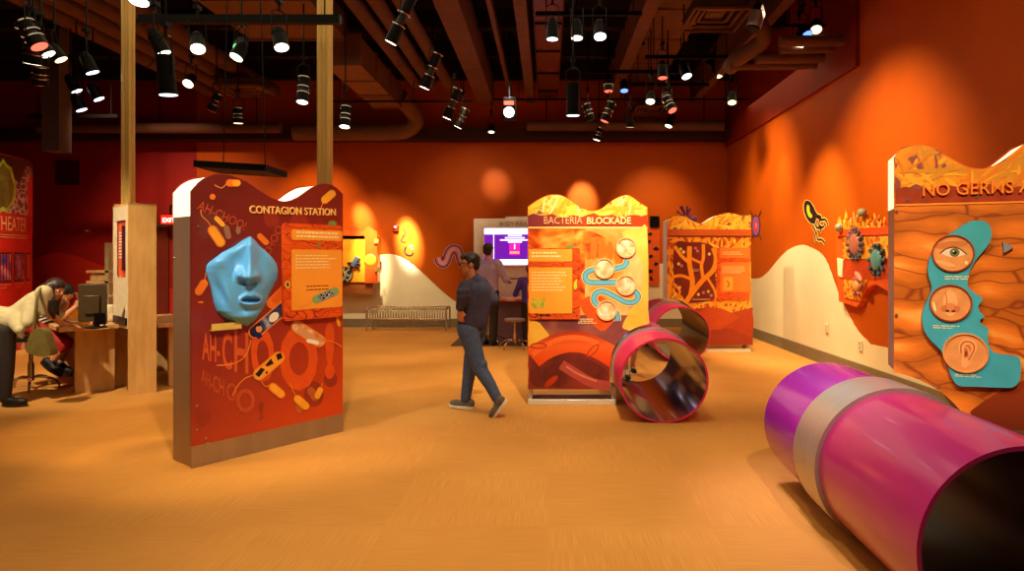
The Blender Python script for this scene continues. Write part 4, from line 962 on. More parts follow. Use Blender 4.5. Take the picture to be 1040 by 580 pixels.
def round_picture(x, y, R, kind, lab):
    u, z = S4.uv(x, y); k = S4.uv(x, y-R)[1]-z; n = 36
    b = MB(); ring = lambda r_, yy: [Vector((u+r_*math.cos(2*PI*i/n), yy, z+r_*math.sin(2*PI*i/n))) for i in range(n)]
    b.loft([ring(k, -.036), ring(k, -.044), ring(k*.93, -.044), ring(k*.93, -.037)], M('rim_brown', (150,60,30), .3, coat=.5) if kind != 'ear' else m_eyer, caps=False)
    h = b.build('picture_ring', st)
    pr = Print(S4, px=False); pr.k = .038
    D = lambda du, dz, rx, rz, m, ang=0: pr.disc((u+du*k, z+dz*k), rx*k, rz*k, m, ang)
    if kind == 'eye':
        D(0, 0, .93, .93, m_eyer); D(-.1, .45, .8, .2, M('brow_shade', (206,120,60), .5), .1)
        pr.poly([(u+a*k, z+c*k) for a, c in ((-.55,-.02),(-.3,.22),(.05,.3),(.35,.18),(.6,-.05),(.3,-.15),(-.1,-.2))], M('eye_white', (236,214,190), .3))
        D(.08, .05, .23, .23, M('iris_green', (110,116,60), .3)); D(.08, .05, .1, .1, m_ink); D(.03, .12, .04, .04, m_white)
        pr.stroke([(u+a*k, z+c*k) for a, c in ((-.6,0),(-.3,.26),(.05,.34),(.38,.2),(.65,-.06))], .05*k, M('lash_brown', (90,40,20), .5)); D(.62, -.5, .07, .1, m_tl)
        D(-.35, -.55, .5, .12, M('cheek_light', (240,176,110), .4), -.3)
    elif kind == 'nose':
        D(0, 0, .93, .93, m_eyer); D(0, .0, .34, .7, M('nose_light', (240,176,112), .4)); D(0, -.25, .3, .26, M('nose_tip', (228,140,84), .4)); D(-.3, -.3, .16, .18, M('nose_wing', (212,120,64), .4)); D(.3, -.3, .16, .18, MATS['nose_wing'])
        D(-.14, -.42, .1, .06, M('nostril', (96,36,20), .5)); D(.14, -.42, .1, .06, MATS['nostril']); pr.stroke([(u-.24*k, z+.6*k), (u-.16*k, z+.1*k), (u-.24*k, z-.15*k)], .05*k, MATS['nose_wing']); D(-.75, -.2, .06, .28, m_tl, .25)
    else:
        D(0, 0, .95, .95, m_eyer); K = lambda pts: [(u+a*k, z+c*k) for a, c in pts]
        pr.smooth(K([(-.3,.3),(-.2,.6),(.1,.74),(.42,.6),(.5,.25),(.36,-.1),(.22,-.4),(.08,-.7),(-.12,-.72),(-.18,-.5),(-.16,-.2),(-.28,.05)]), M('ear_light', (244,170,104), .4))
        pr.stroke(K([(-.16,-.1),(-.2,.25),(-.1,.5),(.12,.58),(.34,.45),(.38,.2),(.26,-.1),(.14,-.35)]), .07*k, M('ear_line', (186,94,46), .4))
        pr.smooth(K([(-.06,.1),(0,.36),(.16,.42),(.26,.25),(.2,0),(.08,-.22),(-.06,-.2)]), M('ear_mid', (206,114,60), .4)); pr.stroke(K([(.02,.32),(.14,.16),(.16,-.06)]), .06*k, MATS['ear_light'])
        pr.smooth(K([(-.04,-.02),(.04,.1),(.1,-.02),(.04,-.16),(-.04,-.14)]), M('ear_deep', (130,56,28), .5)); D(-.1, -.06, .06, .1, MATS['ear_light'])
    pr.build(lab, h, smooth=False)
round_picture(966, 257.5, 18.8, 'eye', 'eye_picture'); round_picture(963.5, 307.5, 18.8, 'nose', 'nose_picture'); round_picture(978.5, 357.5, 20, 'ear', 'ear_picture')
b = MB(); pts = [S4.uv(*p) for p in ((1017,246),(1028,251),(1018,257))]; b.prism([Vector((u, -.03, z)) for u, z in pts], (0, .02, 0), M('arrow_grey', (130,140,150), .4)); b.build('arrow_pointer', st)
screws(st, [S4.uv(*p) for p in ((910,215),(921,203),(991,200.5),(910,320),(990,349))])
# steel end column under the case: stands on the tunnel band
# ================================================================== TUNNELS
def tunnel(xc, zc, y0, yb, y1, R, sx, near, far, label, tilt=0, inner=None, bandw=.2):
    """crawl-through tube along the room, with a steel collar at yb"""
    X = lambda y: xc[0]+(xc[1]-xc[0])*(y-y0)/(y1-y0)
    r = empty('crawl_tunnel', (X(yb), yb, 0), label, 'tunnel'); n = 64
    def ring(y, rr_): return [Vector((X(y)+sx*rr_*math.cos(t)-X(yb), y-yb, R+rr_*math.sin(t))) for t in [2*PI*i/n for i in range(n)]]
    def sleeve(a, c, ro, ri, mo, mi_, name):
        b = MB(); K = 6; ys = [a+(c-a)*i/K for i in range(K+1)]
        b.loft([ring(y, ro) for y in ys], mo, caps=False); b.loft([ring(y, ri) for y in ys[::-1]], mi_, caps=False)
        b.loft([ring(a, ri), ring(a, (ri+ro)/2), ring(a, ro)], mo, caps=False); b.loft([ring(c, ro), ring(c, ri)], mo, caps=False); return b.build(name, r, ang=50)
    sleeve(y0, yb-.0, R, R-.018, near, inner, 'near_tube'); sleeve(yb+.0, y1, R, R-.018, far, inner, 'far_tube')
    sleeve(yb-bandw/2, yb+bandw/2, R+.022, R-.002, m_steel_c, m_steel_c, 'steel_collar'); return r
m_steel_c = M_brushed('collar_steel', (196,192,182), .36, (1,12,1), .7)
m_mag = M('magenta_plastic', (170,30,104), .28, scale=2, var=.06, coat=.35); m_pur = M('purple_plastic', (150,20,160), .25, scale=2, var=.06, coat=.4)
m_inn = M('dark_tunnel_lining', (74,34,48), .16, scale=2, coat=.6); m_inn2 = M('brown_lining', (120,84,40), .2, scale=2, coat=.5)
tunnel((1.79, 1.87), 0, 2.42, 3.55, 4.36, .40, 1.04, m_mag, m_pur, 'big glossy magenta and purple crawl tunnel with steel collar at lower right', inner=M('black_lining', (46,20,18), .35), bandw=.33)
tunnel((1.06, 1.09), 0, 5.9, 6.6, 7.8, .385, 1.05, M('pink_plastic', (222,44,110), .4, scale=2, coat=.12), m_mag, 'pink crawl tunnel passing through the corner of the central display', inner=m_inn, bandw=.1)
tunnel((1.93, 1.93), 0, 9.35, 10.2, 11.2, .40, 1.04, MATS['pink_plastic'], m_mag, 'smaller pink crawl tunnel farther back beside the vessel display', inner=m_inn2, bandw=.12)
# ================================================================== SPOTLIGHT FIXTURES
m_rim = M('chrome_rim', (200,190,185), .2, metal=1)
LENS = {'w': M('lens_white', (255,244,214), .3, emi=(255,240,205), es=3.0), 'c': M('lens_cool', (225,235,255), .3, emi=(225,235,255), es=3.0),
        'y': M('lens_amber', (255,220,140), .3, emi=(255,222,150), es=1.6), 'g': M('lens_green', (60,200,90), .3, emi=(110,230,130), es=1.0),
        'b': M('lens_blue', (60,100,255), .3, emi=(90,130,255), es=1.4), 'r': M('lens_red', (255,90,60), .3, emi=(255,90,70), es=1.2),
        'o': M('lens_off', (60,50,46), .3)}
def fixture(px, py, wpx, d, col, label, style='can', L=None, D=.14, group=None):
    Y = min(D*F/wpx, 13.2); D = Y*wpx/F; lens = P(px, py, Y); d = Vector(d).normalized(); R = D/2
    L = L or .22; back = lens-d*L; top = Vector((back.x+(lens.x-back.x)*.35, back.y+(lens.y-back.y)*.35, back.z+.06))
    topz = min(max(top.z+.2, lens.z+.28), ZC)
    r = empty('spotlight', (top.x, top.y, topz), label, 'spotlight', group=group); o = r.location.copy()
    b = MB()
    if style == 'can':
        b.cyl(back, back+d*L*.35, R*.55, m_black, R*.95, n=18); b.cyl(back+d*L*.35, lens-d*.01, R*.95, m_black, R*1.08, n=18)
        for i in range(3): q = back+d*L*(.12+.1*i); b.cyl(q, q+d*.008, R*(.75+.12*i), m_black, n=18)
    elif style == 'tube':
        b.cyl(back, lens-d*.01, R*.98, m_black, n=18)
    else:  # chained theatre spotlight: narrow barrel with bright rings
        b.cyl(back, back+d*L*.4, R*.9, m_black, n=14); b.cyl(back+d*L*.4, back+d*L*.62, R*.7, m_blackp, n=14); b.cyl(back+d*L*.62, lens-d*.01, R*1.0, m_black, R*1.1, n=14)
    h = b.build('housing', r, off=o)
    b = MB(); b.cyl(lens-d*.02, lens+d*.004, R*1.1, m_black, R*1.12, n=20, caps=False); b.cyl(lens-d*.02, lens+d*.004, R*1.0, m_rim, R*.98, n=20, caps=False); b.build('rim', r, off=o)
    b = MB(); b.cyl(lens-d*.012, lens+d*.006, R*.97, LENS[col], n=20); b.build('lens', r, off=o)
    if style == 'chain':
        for t in (.4, .64, .02):
            q = back+d*L*t; b = MB(); b.cyl(q, q+d*.012, R*1.18, m_rim, n=14, caps=False); b.build('ring', r, off=o)
    # yoke from body sides to stem
    _, u, v = b.frame(d); u = Vector((u.x, u.y, 0)).normalized() if Vector((u.x, u.y, 0)).length > .1 else Vector((1,0,0))
    mid = back+d*L*.5; b = MB()
    for s in (-1, 1): b.tube([mid+u*s*R*1.15, Vector((top.x, top.y, max(topz-.12, mid.z+.05)))+u*s*R*1.05, Vector((top.x, top.y, max(topz-.08, mid.z+.09)))], .007, m_black, n=6)
    b.build('yoke', r, off=o)
    b = MB(); b.cyl((top.x, top.y, topz-.1), (top.x, top.y, topz), .014, m_black, n=8); b.box((top.x, top.y, topz), (.05, .09, .04), m_black)
    if topz < ZC-.02: b.cyl((top.x, top.y, topz), (top.x, top.y, ZC), .01, m_black, n=6)
    b.build('mount', r, off=o)
A_ = (.1, -.35, -1); Ldn = (0, .1, -1); CH = (-.5, .1, -1)
FX = [
 (141,1,19,(.0,-.25,-1),'w','can','large round white lamp at the top edge near the left pole',.2),
 (166,54,14,(.45,.15,-1),'w','can','spotlight with slanted white lens, leftmost on the thick black rail',.26),
 (201,49.5,14,(.35,-.55,-1),'w','can','spotlight turned toward the viewer, second on the thick black rail',.22),
 (243,49,12,(.1,-.7,-.8),'g','can','spotlight with green lens on the thick black rail',.2),
 (240,58,13,(-.3,-.45,-1),'w','can','white spotlight just below the green one on the thick rail',.2),
 (286,48,14,(.3,-.3,-1),'w','can','white spotlight on the thick rail beside the golden pole',.24),
 (171,96,17,(.05,.1,-1),'c','tube','black cylinder downlight with cool white end below the thick rail',.32),
 (191,85,10,(.0,-.7,-.8),'w','can','small round white lamp behind the rail at left',.2),
 (215,112,9,(-.5,.1,-1),'r','chain','chained spotlight with reddish end left of the golden pole',.3),
 (242,125,9,(0,.1,-1),'y','chain','upright theatre spotlight low above the red back wall',.24),
 (307,103.5,11,(0,-.2,-1),'w','chain','tall theatre spotlight just left of the golden pole',.34),
 (350,128.5,10,(0,-.2,-1),'w','chain','tall theatre spotlight just right of the golden pole',.3),
 (40,47,16,(.6,.1,-1),'r','chain','uppermost tilted theatre spotlight with orange end at far left',.24),
 (36,50,13,(.55,.2,-1),'w','can','bright slanted spotlight at far left, first of the cluster',.2),
 (49,55,13,(.6,.2,-1),'w','can','bright slanted spotlight at far left, second of the cluster',.2),
 (62,60.5,12,(.6,.2,-1),'y','can','dim yellowish slanted spotlight in the far left cluster',.2),
 (33,64.5,15,(-.2,.2,-1),'w','chain','spotlight with level white end at the far left edge',.24),
 (41,86,13,(-.2,.3,-1),'r','chain','faint reddish spotlight low in the far left cluster',.2),
 (94,73.5,12,(.35,.2,-1),'c','can','cool white slanted spotlight left of the left pole',.24),
 (78,92.5,10,(.5,.2,-1),'c','can','small cool slanted spotlight below the far left cluster',.24),
 (100.5,100.5,10,(.5,.2,-1),'c','can','small cool slanted spotlight nearest the left pole',.24),
 (83,111.5,10,(.4,.2,-1),'c','can','lowest cool slanted spotlight left of the left pole',.24),
 (397,43,12,(-.5,.1,-1),'w','chain','theatre spotlight leaning left, topmost of the diagonal row',.62),
 (431,89,10,(-.42,.1,-1),'w','chain','theatre spotlight leaning left, middle of the diagonal row',.52),
 (454,120,9,(-.4,.1,-1),'w','chain','theatre spotlight leaning left, third of the diagonal row',.5),
 (465,129,8,(-.5,.1,-1),'w','chain','theatre spotlight leaning left, lowest of the diagonal row',.36),
 (499,134,6,(0,-.2,-1),'w','can','tiny white lamp left of the bright projector',.16),
 (561,39.5,11.5,(.0,.0,-1),'c','can','first spotlight of the bright trio on the central rail',.26),
 (586,38.5,11.5,(.0,-.15,-1),'w','can','middle spotlight of the bright trio on the central rail',.24),
 (609.5,37,12.5,(.0,-.4,-1),'c','can','third and brightest spotlight of the trio on the central rail',.22),
 (582,117,13,(0,.1,-1),'c','tube','black cylinder downlight with cool end above the bacteria display',.34),
 (618,92.5,8.5,(0,-.1,-1),'r','chain','red-ended spotlight on the rail beside the blue one',.3),
 (634,92,8,(0,-.3,-1),'b','can','blue-lensed spotlight beside the red one at centre',.22),
 (614,123,8.5,(-.4,0,-1),'r','chain','reddish theatre spotlight in the tangle above the bacteria display',.34),
 (600,122,8,(.3,0,-1),'o','chain','unlit theatre spotlight in the tangle above the bacteria display',.3),
 (606,142,7,(-.3,.1,-1),'w','chain','lowest white-ended spotlight above the bacteria display',.26),
 (673,79,9.5,(0,-.1,-1),'r','can','spotlight glowing red on the rail under the grille',.26),
 (697.5,77.5,10,(.25,-.4,-1),'c','can','white spotlight in the middle of the rail under the grille',.22),
 (731.5,76.5,8,(.5,-.5,-1),'y','can','yellowish spotlight at the right end of the rail under the grille',.24),
 (711,78,7,(-.3,-.2,-1),'o','can','unlit black spotlight between the white and yellowish ones',.26),
 (660.5,103,9,(-.15,-.45,-1),'w','can','left of the two small round white lamps above the rear grille',.18),
 (677.5,103,8.5,(-.1,-.45,-1),'y','can','right of the two small round white lamps above the rear grille',.18),
 (683,112,9,(.4,-.5,-1),'r','chain','pinkish spotlight pointing at the viewer beside the rear grille',.26),
 (679,128,7,(-.4,-.2,-1),'w','chain','small tilted white spotlight right of the rear grille',.26),
 (640,129,8,(0,.2,-1),'y','can','faint flat lamp low at the back above the displays',.14),
 (743.5,104,8.5,(-.1,-.4,-1),'y','can','single yellow-white lamp close to the corner of the right wall',.2),
 (829,30,11,(-.2,-.55,-.9),'y','can','upper yellow-white lamp of three beside the right wall',.18),
 (819.5,35.5,11,(.25,-.6,-.9),'b','can','blue-lensed lamp of three beside the right wall',.18),
 (812.5,45,11,(-.1,-.4,-1),'w','can','lower white lamp of three beside the right wall',.18),
 (651,47,9,(.45,.1,-1),'o','chain','large unlit spotlight leaning right across the slanting beam',.6),
 (720,66,8,(-.5,.1,-1),'o','chain','dark spotlight leaning left below the ceiling grille',.5)]
for px, py, w_, d, c, st_, lab, L in FX: fixture(px, py, w_, d, c, lab, st_, L)
# silver lamp by the right pipes
p = P(766, 26, 7.5); r = empty('silver_spotlight', p+Vector((.03, 0, .35)), 'silver cylinder spotlight hanging before the pipes near the right wall', 'spotlight'); o = r.location.copy()
b = MB(); a_, c_ = P(770, 13, 7.5), P(765, 28, 7.5); b.cyl(a_, c_, .085, M_brushed('silver_housing', (190,186,190), .35), n=20); b.cyl(a_+Vector((.01,0,.1)), a_, .05, m_black, .08, n=16); b.build('housing', r, off=o)
b = MB(); b.cyl(c_, c_-Vector((.006,0,.02)), .08, m_black, n=20); b.build('lens', r, off=o); b = MB(); b.cyl(a_+Vector((.01,0,.09)), o, .012, m_black, n=8); b.build('mount', r, off=o)
# projector
p = P(517, 113, 10.5); r = empty('projector', p+Vector((0,0,.35)), 'bright bluish-white projector lamp hanging left of the mesh tray', 'projector'); o = r.location.copy()
b = MB(); b.box(p+Vector((0,.12,.06)), (.2, .25, .34), m_black); b.cyl(p+Vector((0,.1,.2)), (p.x, p.y+.1, ZC), .015, m_black, n=8); b.build('housing', r, off=o, bevel=.01)
b = MB(); b.cyl(p+Vector((0,-.02,-.02)), p+Vector((0,-.03,-.02)), .085, M('projector_beam', (220,240,255), .3, emi=(215,235,255), es=4), n=20); b.build('lens', r, off=o)
b = MB(); b.box(p+Vector((0,-.02,.13)), (.16, .02, .06), LENS['r']); b.build('indicator', r, off=o)

# ================================================================== BENCH
m_wire = M_brushed('bench_steel', (190,164,130), .4, (1,1,1), .7)
BY = 13.55; x0 = P(375, 0, BY).x; x1 = P(455.5, 0, BY).x
r = empty('wire_bench', ((x0+x1)/2, BY, 0), 'low slatted metal bench against the cream hill of the back wall', 'bench'); L = x1-x0
b = MB(); n = 30; prof = [(-.24, .26), (-.25, .36), (-.22, .43), (-.1, .44), (.08, .43), (.2, .45), (.24, .47)]
for i in range(n+1):
    x = -L/2+.03+(L-.06)*i/n; b.tube([Vector((x, y, z)) for y, z in prof], .014, m_wire, n=6)
for y, z in (prof[0], prof[-1], (0, .425)): b.cyl((-L/2+.02, y, z), (L/2-.02, y, z), .014, m_wire, n=8)
b.build('slatted_seat', r)
for s in (-1, 1):
    b = MB(); x = s*(L/2-.01); b.tube([Vector((x, -.24, 0)), Vector((x, -.25, .44)), Vector((x, -.2, .47)), Vector((x, .2, .47)), Vector((x, .24, .42)), Vector((x, .24, 0))], .018, m_wire, n=8); b.build('leg', r)
b = MB(); b.cyl((-L/2, .1, .2), (L/2, .1, .2), .012, m_wire, n=8)
for i in range(n): x = -L*.38+L*.76*i/n; b.tube([Vector((x, .1, .2)), Vector((x+.03, .0, .1)), Vector((x+.02, -.1, .22))], .007, m_wire, n=5)
b.build('lower_rack', r)

# ================================================================== WALL EXHIBIT at back left
r = empty('wall_exhibit', (P(366, 0, 13.9).x, 13.92, P(0, 290, 13.9).z), 'yellow germ exhibit panel on the back wall right of the golden pole', 'exhibit')
o = r.location.copy(); k9 = lambda px, py, y=13.8: P(px, py, y)
b = MB(); a, c = k9(344, 239), k9(383, 287); b.box(((a.x+c.x)/2, 13.92, (a.z+c.z)/2), (c.x-a.x, .24, a.z-c.z), M('exhibit_amber', (246,160,36), .4, scale=6, var=.12)); b.build('panel', r, off=o, bevel=.01)
b = MB(); a, c = k9(371, 236), k9(383.5, 287.5); b.box(((a.x+c.x)/2, 13.8-.02, (a.z+c.z)/2), (c.x-a.x, .03, a.z-c.z), M('exhibit_orange', (232,92,26), .4, scale=8, var=.12)); b.build('side_strip', r, off=o)
b = MB(); pts = spline([(344,240,0),(350,233,0),(356,236,0),(361,231,0),(368,234,0),(374,230,0),(383,236,0)], 4); A = [k9(p.x, p.y) for p in pts]+[k9(383,243), k9(344,243)]; b.prism(A, (0, .04, 0), MATS['exhibit_orange']); b.build('top_crest', r, off=o)
b = MB(); a, c = k9(344, 287), k9(378.5, 299); b.box(((a.x+c.x)/2, 13.93, (a.z+c.z)/2), (c.x-a.x, .2, a.z-c.z), M('exhibit_box', (150,80,30), .5)); b.build('lower_box', r, off=o)
b = MB(); q = k9(350.5, 279); b.cyl(q, q-Vector((0,.03,0)), .155, M_web('porthole_germs', (200,190,150), (40,40,50), 9, width=.08, dist=.1), n=28); b.cyl(q, q-Vector((0,.024,0)), .17, m_ink, n=28); b.build('porthole', r, off=o)
b = MB(); q = k9(360, 268)-Vector((0,.03,0)); b.cyl(q+Vector((.08,0,.14)), q+Vector((-.02,0,-.05)), .06, M('phage_blue', (90,110,140), .4), n=10)
for dx, dz in ((-.14,.02),(.12,-.1),(-.08,-.1),(.13,.0)): b.cyl(q, q+Vector((dx,0,dz)), .035, m_ink, .02, n=8)
b.build('virus_figure', r, off=o)
b = MB(); q = k9(376.5, 264)-Vector((0,.03,0)); b.ell(q, (.13,.02,.13), M('disc_yellow', (250,180,50), .4)); b.build('yellow_disc', r, off=o)
for px, py in ((383, 245), (383.5, 274)):
    b = MB(); q = k9(px, py); b.box(q-Vector((0,.04,0)), (.09, .06, .09), M('bracket_tan', (170,130,70), .4)); b.build('bracket', r, off=o)

# ================================================================== RIGHT WALL RELIEF
r = empty('wall_relief', (XR-.06, rw(875,0)[0], 1.0), 'orange relief of tissue with hair and germs hanging on the right wall', 'exhibit'); o = r.location.copy()
def RW(px, py, d=.0): Y = (XR-d)*F/(px-VX); return Vector((XR-d, Y, EYE-(py-VY)/F*Y))
m_rel = M_web('relief_tissue', (250,186,50), (206,90,24), 9, width=.09, dist=.3); m_rel2 = M('relief_orange', (226,92,26), .4, scale=6, var=.12); m_rel3 = M('relief_rust', (190,66,22), .4, scale=8, var=.15)
def relief(pts, d, mat, name, base=0): b = MB(); d *= .6; b.prism([RW(x+(5 if x >= 899 else 0), y, d) for x, y in pts], (d, 0, 0), mat); return b.build(name, r, off=o, smooth=False)
arch = [(873,308),(876,300),(880,294),(885,290),(890,289),(895,292),(899,297)]
relief([(849,236),(900,234),(900,297)]+arch[::-1]+[(870,312),(852,306),(850,270)], .12, m_rel2, 'panel')
relief([(849.5,233.5),(900,230),(900,238),(849.5,240)], .16, M('relief_band', (238,80,24), .4), 'top_band')
relief([(856,241),(900,239),(900,263),(856,263)], .135, m_rel, 'upper_tissue')
relief([(856,264),(900,264),(900,283),(884,284),(856,283)], .13, m_rel3, 'middle_layer')
relief([(857,284),(881,284),(876,294),(873,306),(857,302)], .14, m_rel, 'lower_tissue')
relief([(850,262),(856,264),(855,282),(851,280)], .15, m_cream, 'pale_lobe')
b = MB(); rr = random.Random(11)
for i in range(30):
    x = 850+i*1.6+rr.uniform(-.5,.5); y1 = rr.uniform(212,226); a, c = RW(x+2, 234, .06), RW(x+2+rr.uniform(-2,2), y1, .06); m_ = (a+c)/2+Vector((-.02, rr.uniform(-.05,.05), 0)); b.tube(spline([a, m_, c], 4), [.022*(1-.07*j) for j in range(9)], m_rel if i % 2 else M('hair_amber', (232,160,40), .4), n=6)
b.build('hair_strands', r, off=o)
def virus(px, py, rad, mat, mat2, name, d=.1, k=9):
    b = MB(); c = RW(px, py, d); b.ell(c, (.04, rad, rad*1.05), mat)
    for i in range(k): t = 2*PI*i/k; e = c+Vector((0, math.cos(t)*rad*1.45, math.sin(t)*rad*1.45)); b.cyl(c, e, .018, mat2, n=6); b.ell(e, .028, mat2, nu=6, nv=4)
    b.build(name, r, off=o)
virus(868, 248, .13, M('virus_rose', (190,110,90), .4), M('virus_slate', (90,90,110), .4), 'spiked_germ', k=14)
virus(890, 264, .12, M('virus_teal', (90,150,160), .4), M('virus_steel', (60,90,110), .4), 'teal_germ', k=10)
virus(870, 291, .07, M('virus_gold', (230,170,90), .4), m_pink, 'small_germ', k=6)
for (px, py) in ((875.5,216),(852.5,231)): b = MB(); b.ell(RW(px, py, .12), .055, M('bead_grey', (150,150,130), .4)); b.build('bead', r, off=o)
b = MB(); b.ell(RW(872, 281, .17), (.03, .1, .035), M('pill_pink', (240,160,140), .4), Matrix.Rotation(.6, 3, 'X')); b.build('pink_capsule', r, off=o)

# ================================================================== BODY INVADERS KIOSK
KY = 12.6; kx0 = P(481, 0, KY).x; kx1 = kx0+2.4; kz = P(0, 222, KY).z
r = empty('kiosk', ((kx0+kx1)/2, KY, 0), 'white screen kiosk with purple display at the back behind the counter', 'kiosk'); o = r.location.copy()
m_kw = M('kiosk_white', (214,196,176), .5); b = MB()
b.box(((kx0+kx1)/2, KY+.15, kz/2), (kx1-kx0, .28, kz), m_kw); a = P(513, 220.5, KY); b.box((a.x+.9, KY+.15, kz+.01), (1.8, .24, .06), m_kw); b.build('cabinet', r, off=o, bevel=.01)
class KP:
    def uv(s, px, py): p = P(px, py, KY); return (p.x, p.z)
    def xyz(s, u, z, off=0): return Vector((u, KY+.008-off, z))
pr = Print(KP()); pr.k = .0085
a = P(516, 229.5, KY); wd = text_mesh('BODY INVADERS', 0, 0)[2]
pr.text('BODY INVADERS', (507.5,229.5), (548,229.5), M('kiosk_letter', (120,70,30), .5), 1.1, bold=.004); pr.rect(518, 282.5, 530, 283.5, m_ink); pr.build('lettering', r, off=o, smooth=False)
m_scr = M('screen_white', (235,235,255), .3, emi=(225,228,255), es=1.1); m_scp = M('screen_purple', (96,20,150), .3, emi=(88,16,140), es=.75); m_scm = M('screen_magenta', (220,20,140), .3, emi=(220,24,140), es=.9)
b = MB(); a, c = P(491.5, 231.5, KY), P(600, 269, KY); b.box(((a.x+c.x)/2, KY-.0, (a.z+c.z)/2), (c.x-a.x+.06, .05, a.z-c.z+.06), m_kw); b.build('screen_frame', r, off=o)
pr = Print(KP()); pr.k = .035
pr.rect(492, 232, 600, 269, m_scr); pr.rect(492, 238, 600, 263.5, m_scp); pr.rect(501.2, 238, 501.9, 263, m_scr); pr.rect(517.5, 245, 528, 259, m_scm); pr.rect(518, 255.5, 527.5, 257.5, M('screen_orange', (255,150,90), .3, emi=(255,150,90), es=.8))
for x0_, x1_, y in ((516,530,238.8),(513,533,241),(508,538,243.2),(516,530,245.2)): pr.rect(x0_, y, x1_, y+1.2, m_scr)
pr.rect(522.3, 248, 523.2, 253, m_scr); pr.build('screen', r, off=o, smooth=False)
# counter
CY = 11.75; cx0 = P(492, 0, CY).x; 
r = empty('kiosk_counter', (cx0+1.2, CY+.3, 0), 'brown counter with orange lit top in front of the white kiosk', 'counter'); o = r.location.copy()
m_cbr = M('counter_mauve', (128,92,96), .5); ct = P(0, 306, CY).z
b = MB(); b.box((cx0+1.25, CY+.34, ct/2), (2.4, .6, ct), m_cbr); b.build('base', r, off=o)
b = MB(); b.box((cx0+1.2, CY+.32, ct+.02), (2.5, .72, .045), M_art('counter_top_lit', [(.35, (226,84,36)), (.5, (246,130,70)), (.65, (255,190,150))], 5)); b.build('top', r, off=o, bevel=.006)  # orange light falling on the top is put into its colour
b = MB(); q = P(505, 300, CY+.05); b.cyl((q.x, CY+.1, ct+.04), (q.x, CY+.1, ct+.07), .05, m_blackp, n=14); b.cyl((q.x, CY+.1, ct+.06), (q.x, CY+.1, ct+.14), .02, m_blackp, n=10); b.build('joystick', r, off=o)
b = MB(); b.box((P(485,0,11.6).x+1.3, 11.6, .006), (3.4, 1.1, .012), M('dark_mat', (86,58,44), .9)); tag(b.build('floor_mat'), 'dark rubber mat on the floor before the kiosk counter', 'mat')
# stools
m_chr = M('stool_chrome', (190,170,150), .2, metal=1)
def stool(X, Y, h, label, seatm, ring=True):
    r = empty('stool', (X, Y, 0), label, 'stool')
    b = MB(); b.loft([[Vector((R*math.cos(t), R*math.sin(t), z)) for t in [2*PI*i/24 for i in range(24)]] for z, R in ((h-.05,.13),(h-.04,.17),(h-.01,.175),(h,.15))], seatm); b.build('seat', r)
    b = MB(); b.cyl((0,0,.1), (0,0,h*.5), .032, m_chr, n=14); b.cyl((0,0,h*.5), (0,0,h-.05), .02, m_chr, n=12); b.build('column', r)
    for i in range(5):
        t = 2*PI*i/5+.3; d = Vector((math.cos(t), math.sin(t), 0)); b = MB(); b.tube(spline([Vector((0,0,.13)), d*.1+Vector((0,0,.14)), d*.22+Vector((0,0,.11)), d*.27+Vector((0,0,.05)), d*.275+Vector((0,0,.0))], 4), .013, m_chr, n=8); b.build('leg', r)
    return r
m_sseat = M('stool_seat_tan', (150,120,90), .4)
q = ground(501, 344); stool(q.x, 11.35, .56, 'small chrome stool standing before the kiosk counter, beside the man', m_sseat)
q = ground(532, 344); stool(q.x-.1, 10.75, .5, 'chrome stool behind the child in purple at the kiosk counter', m_sseat)

# ================================================================== ROTUNDA
DC = Drum(-10.62, 10.02, 2.1); r = empty('theater_rotunda', (-10.62, 10.02, 0), 'round red theater wall with a green virus picture at the left edge', 'exhibit wall')
m_rr = M('rotunda_red', (216,36,24), .4, var=.06); HT = 3.13
b = MB(); n = 96
def dring(R, z): return [Vector((R*math.cos(2*PI*i/n), R*math.sin(2*PI*i/n), z)) for i in range(n)]
b.loft([dring(2.1, 0), dring(2.1, HT), dring(2.04, HT), dring(2.04, 0)], m_rr, caps=False); b.build('curved_wall', r)
class DPrint(Print):
    def polyuv(s, uv, mat, off=None):      # bend onto the drum: fan of thin strips
        off = s.lay() if off is None else off; us = [p[0] for p in uv]; u0, u1 = min(us), max(us); N = max(1, int((u1-u0)/.06))
        def cuts(u):
            z = []
            for (a, za), (c, zc) in zip(uv, uv[1:]+uv[:1]):
                if (a <= u < c) or (c <= u < a): z.append(za+(zc-za)*(u-a)/(c-a))
            return (min(z), max(z)) if len(z) >= 2 else None
        e = 1e-5; prev = None
        for i in range(N+1):
            u = u0+e+(u1-u0-2*e)*i/N; c = cuts(u)
            if c and prev: s.add([s.s.xyz(prev[0], prev[1][0], off), s.s.xyz(u, c[0], off), s.s.xyz(u, c[1], off), s.s.xyz(prev[0], prev[1][1], off)], [(0,1,2,3)], mat)
            prev = (u, c) if c else None
pr = DPrint(DC); pr.k = .004
A0 = DC.uv(0, 200)[0]-1.2; A1 = DC.uv(33, 200)[0]+.9
zt = lambda py: DC.uv(15, py)[1]
m_dkb = M('rotunda_brown', (44,22,14), .4); m_fuzz = M_web('virus_ground', (226,200,190), (110,60,80), 8, width=.1, dist=.3)
pr.polyuv([(A0, zt(217)), (A1, zt(217)), (A1, HT-.02), (A0, HT-.02)], m_fuzz)
pr.polyuv([(A0, HT-.5), (A0, HT-.01), (A1, HT-.01), (A1, HT-.05), (DC.uv(27,0)[0], HT-.1), (DC.uv(24,0)[0], HT-.2), (DC.uv(20,0)[0], HT-.42), (DC.uv(14,0)[0], HT-.36), (DC.uv(9,0)[0], HT-.5)], m_dkb)
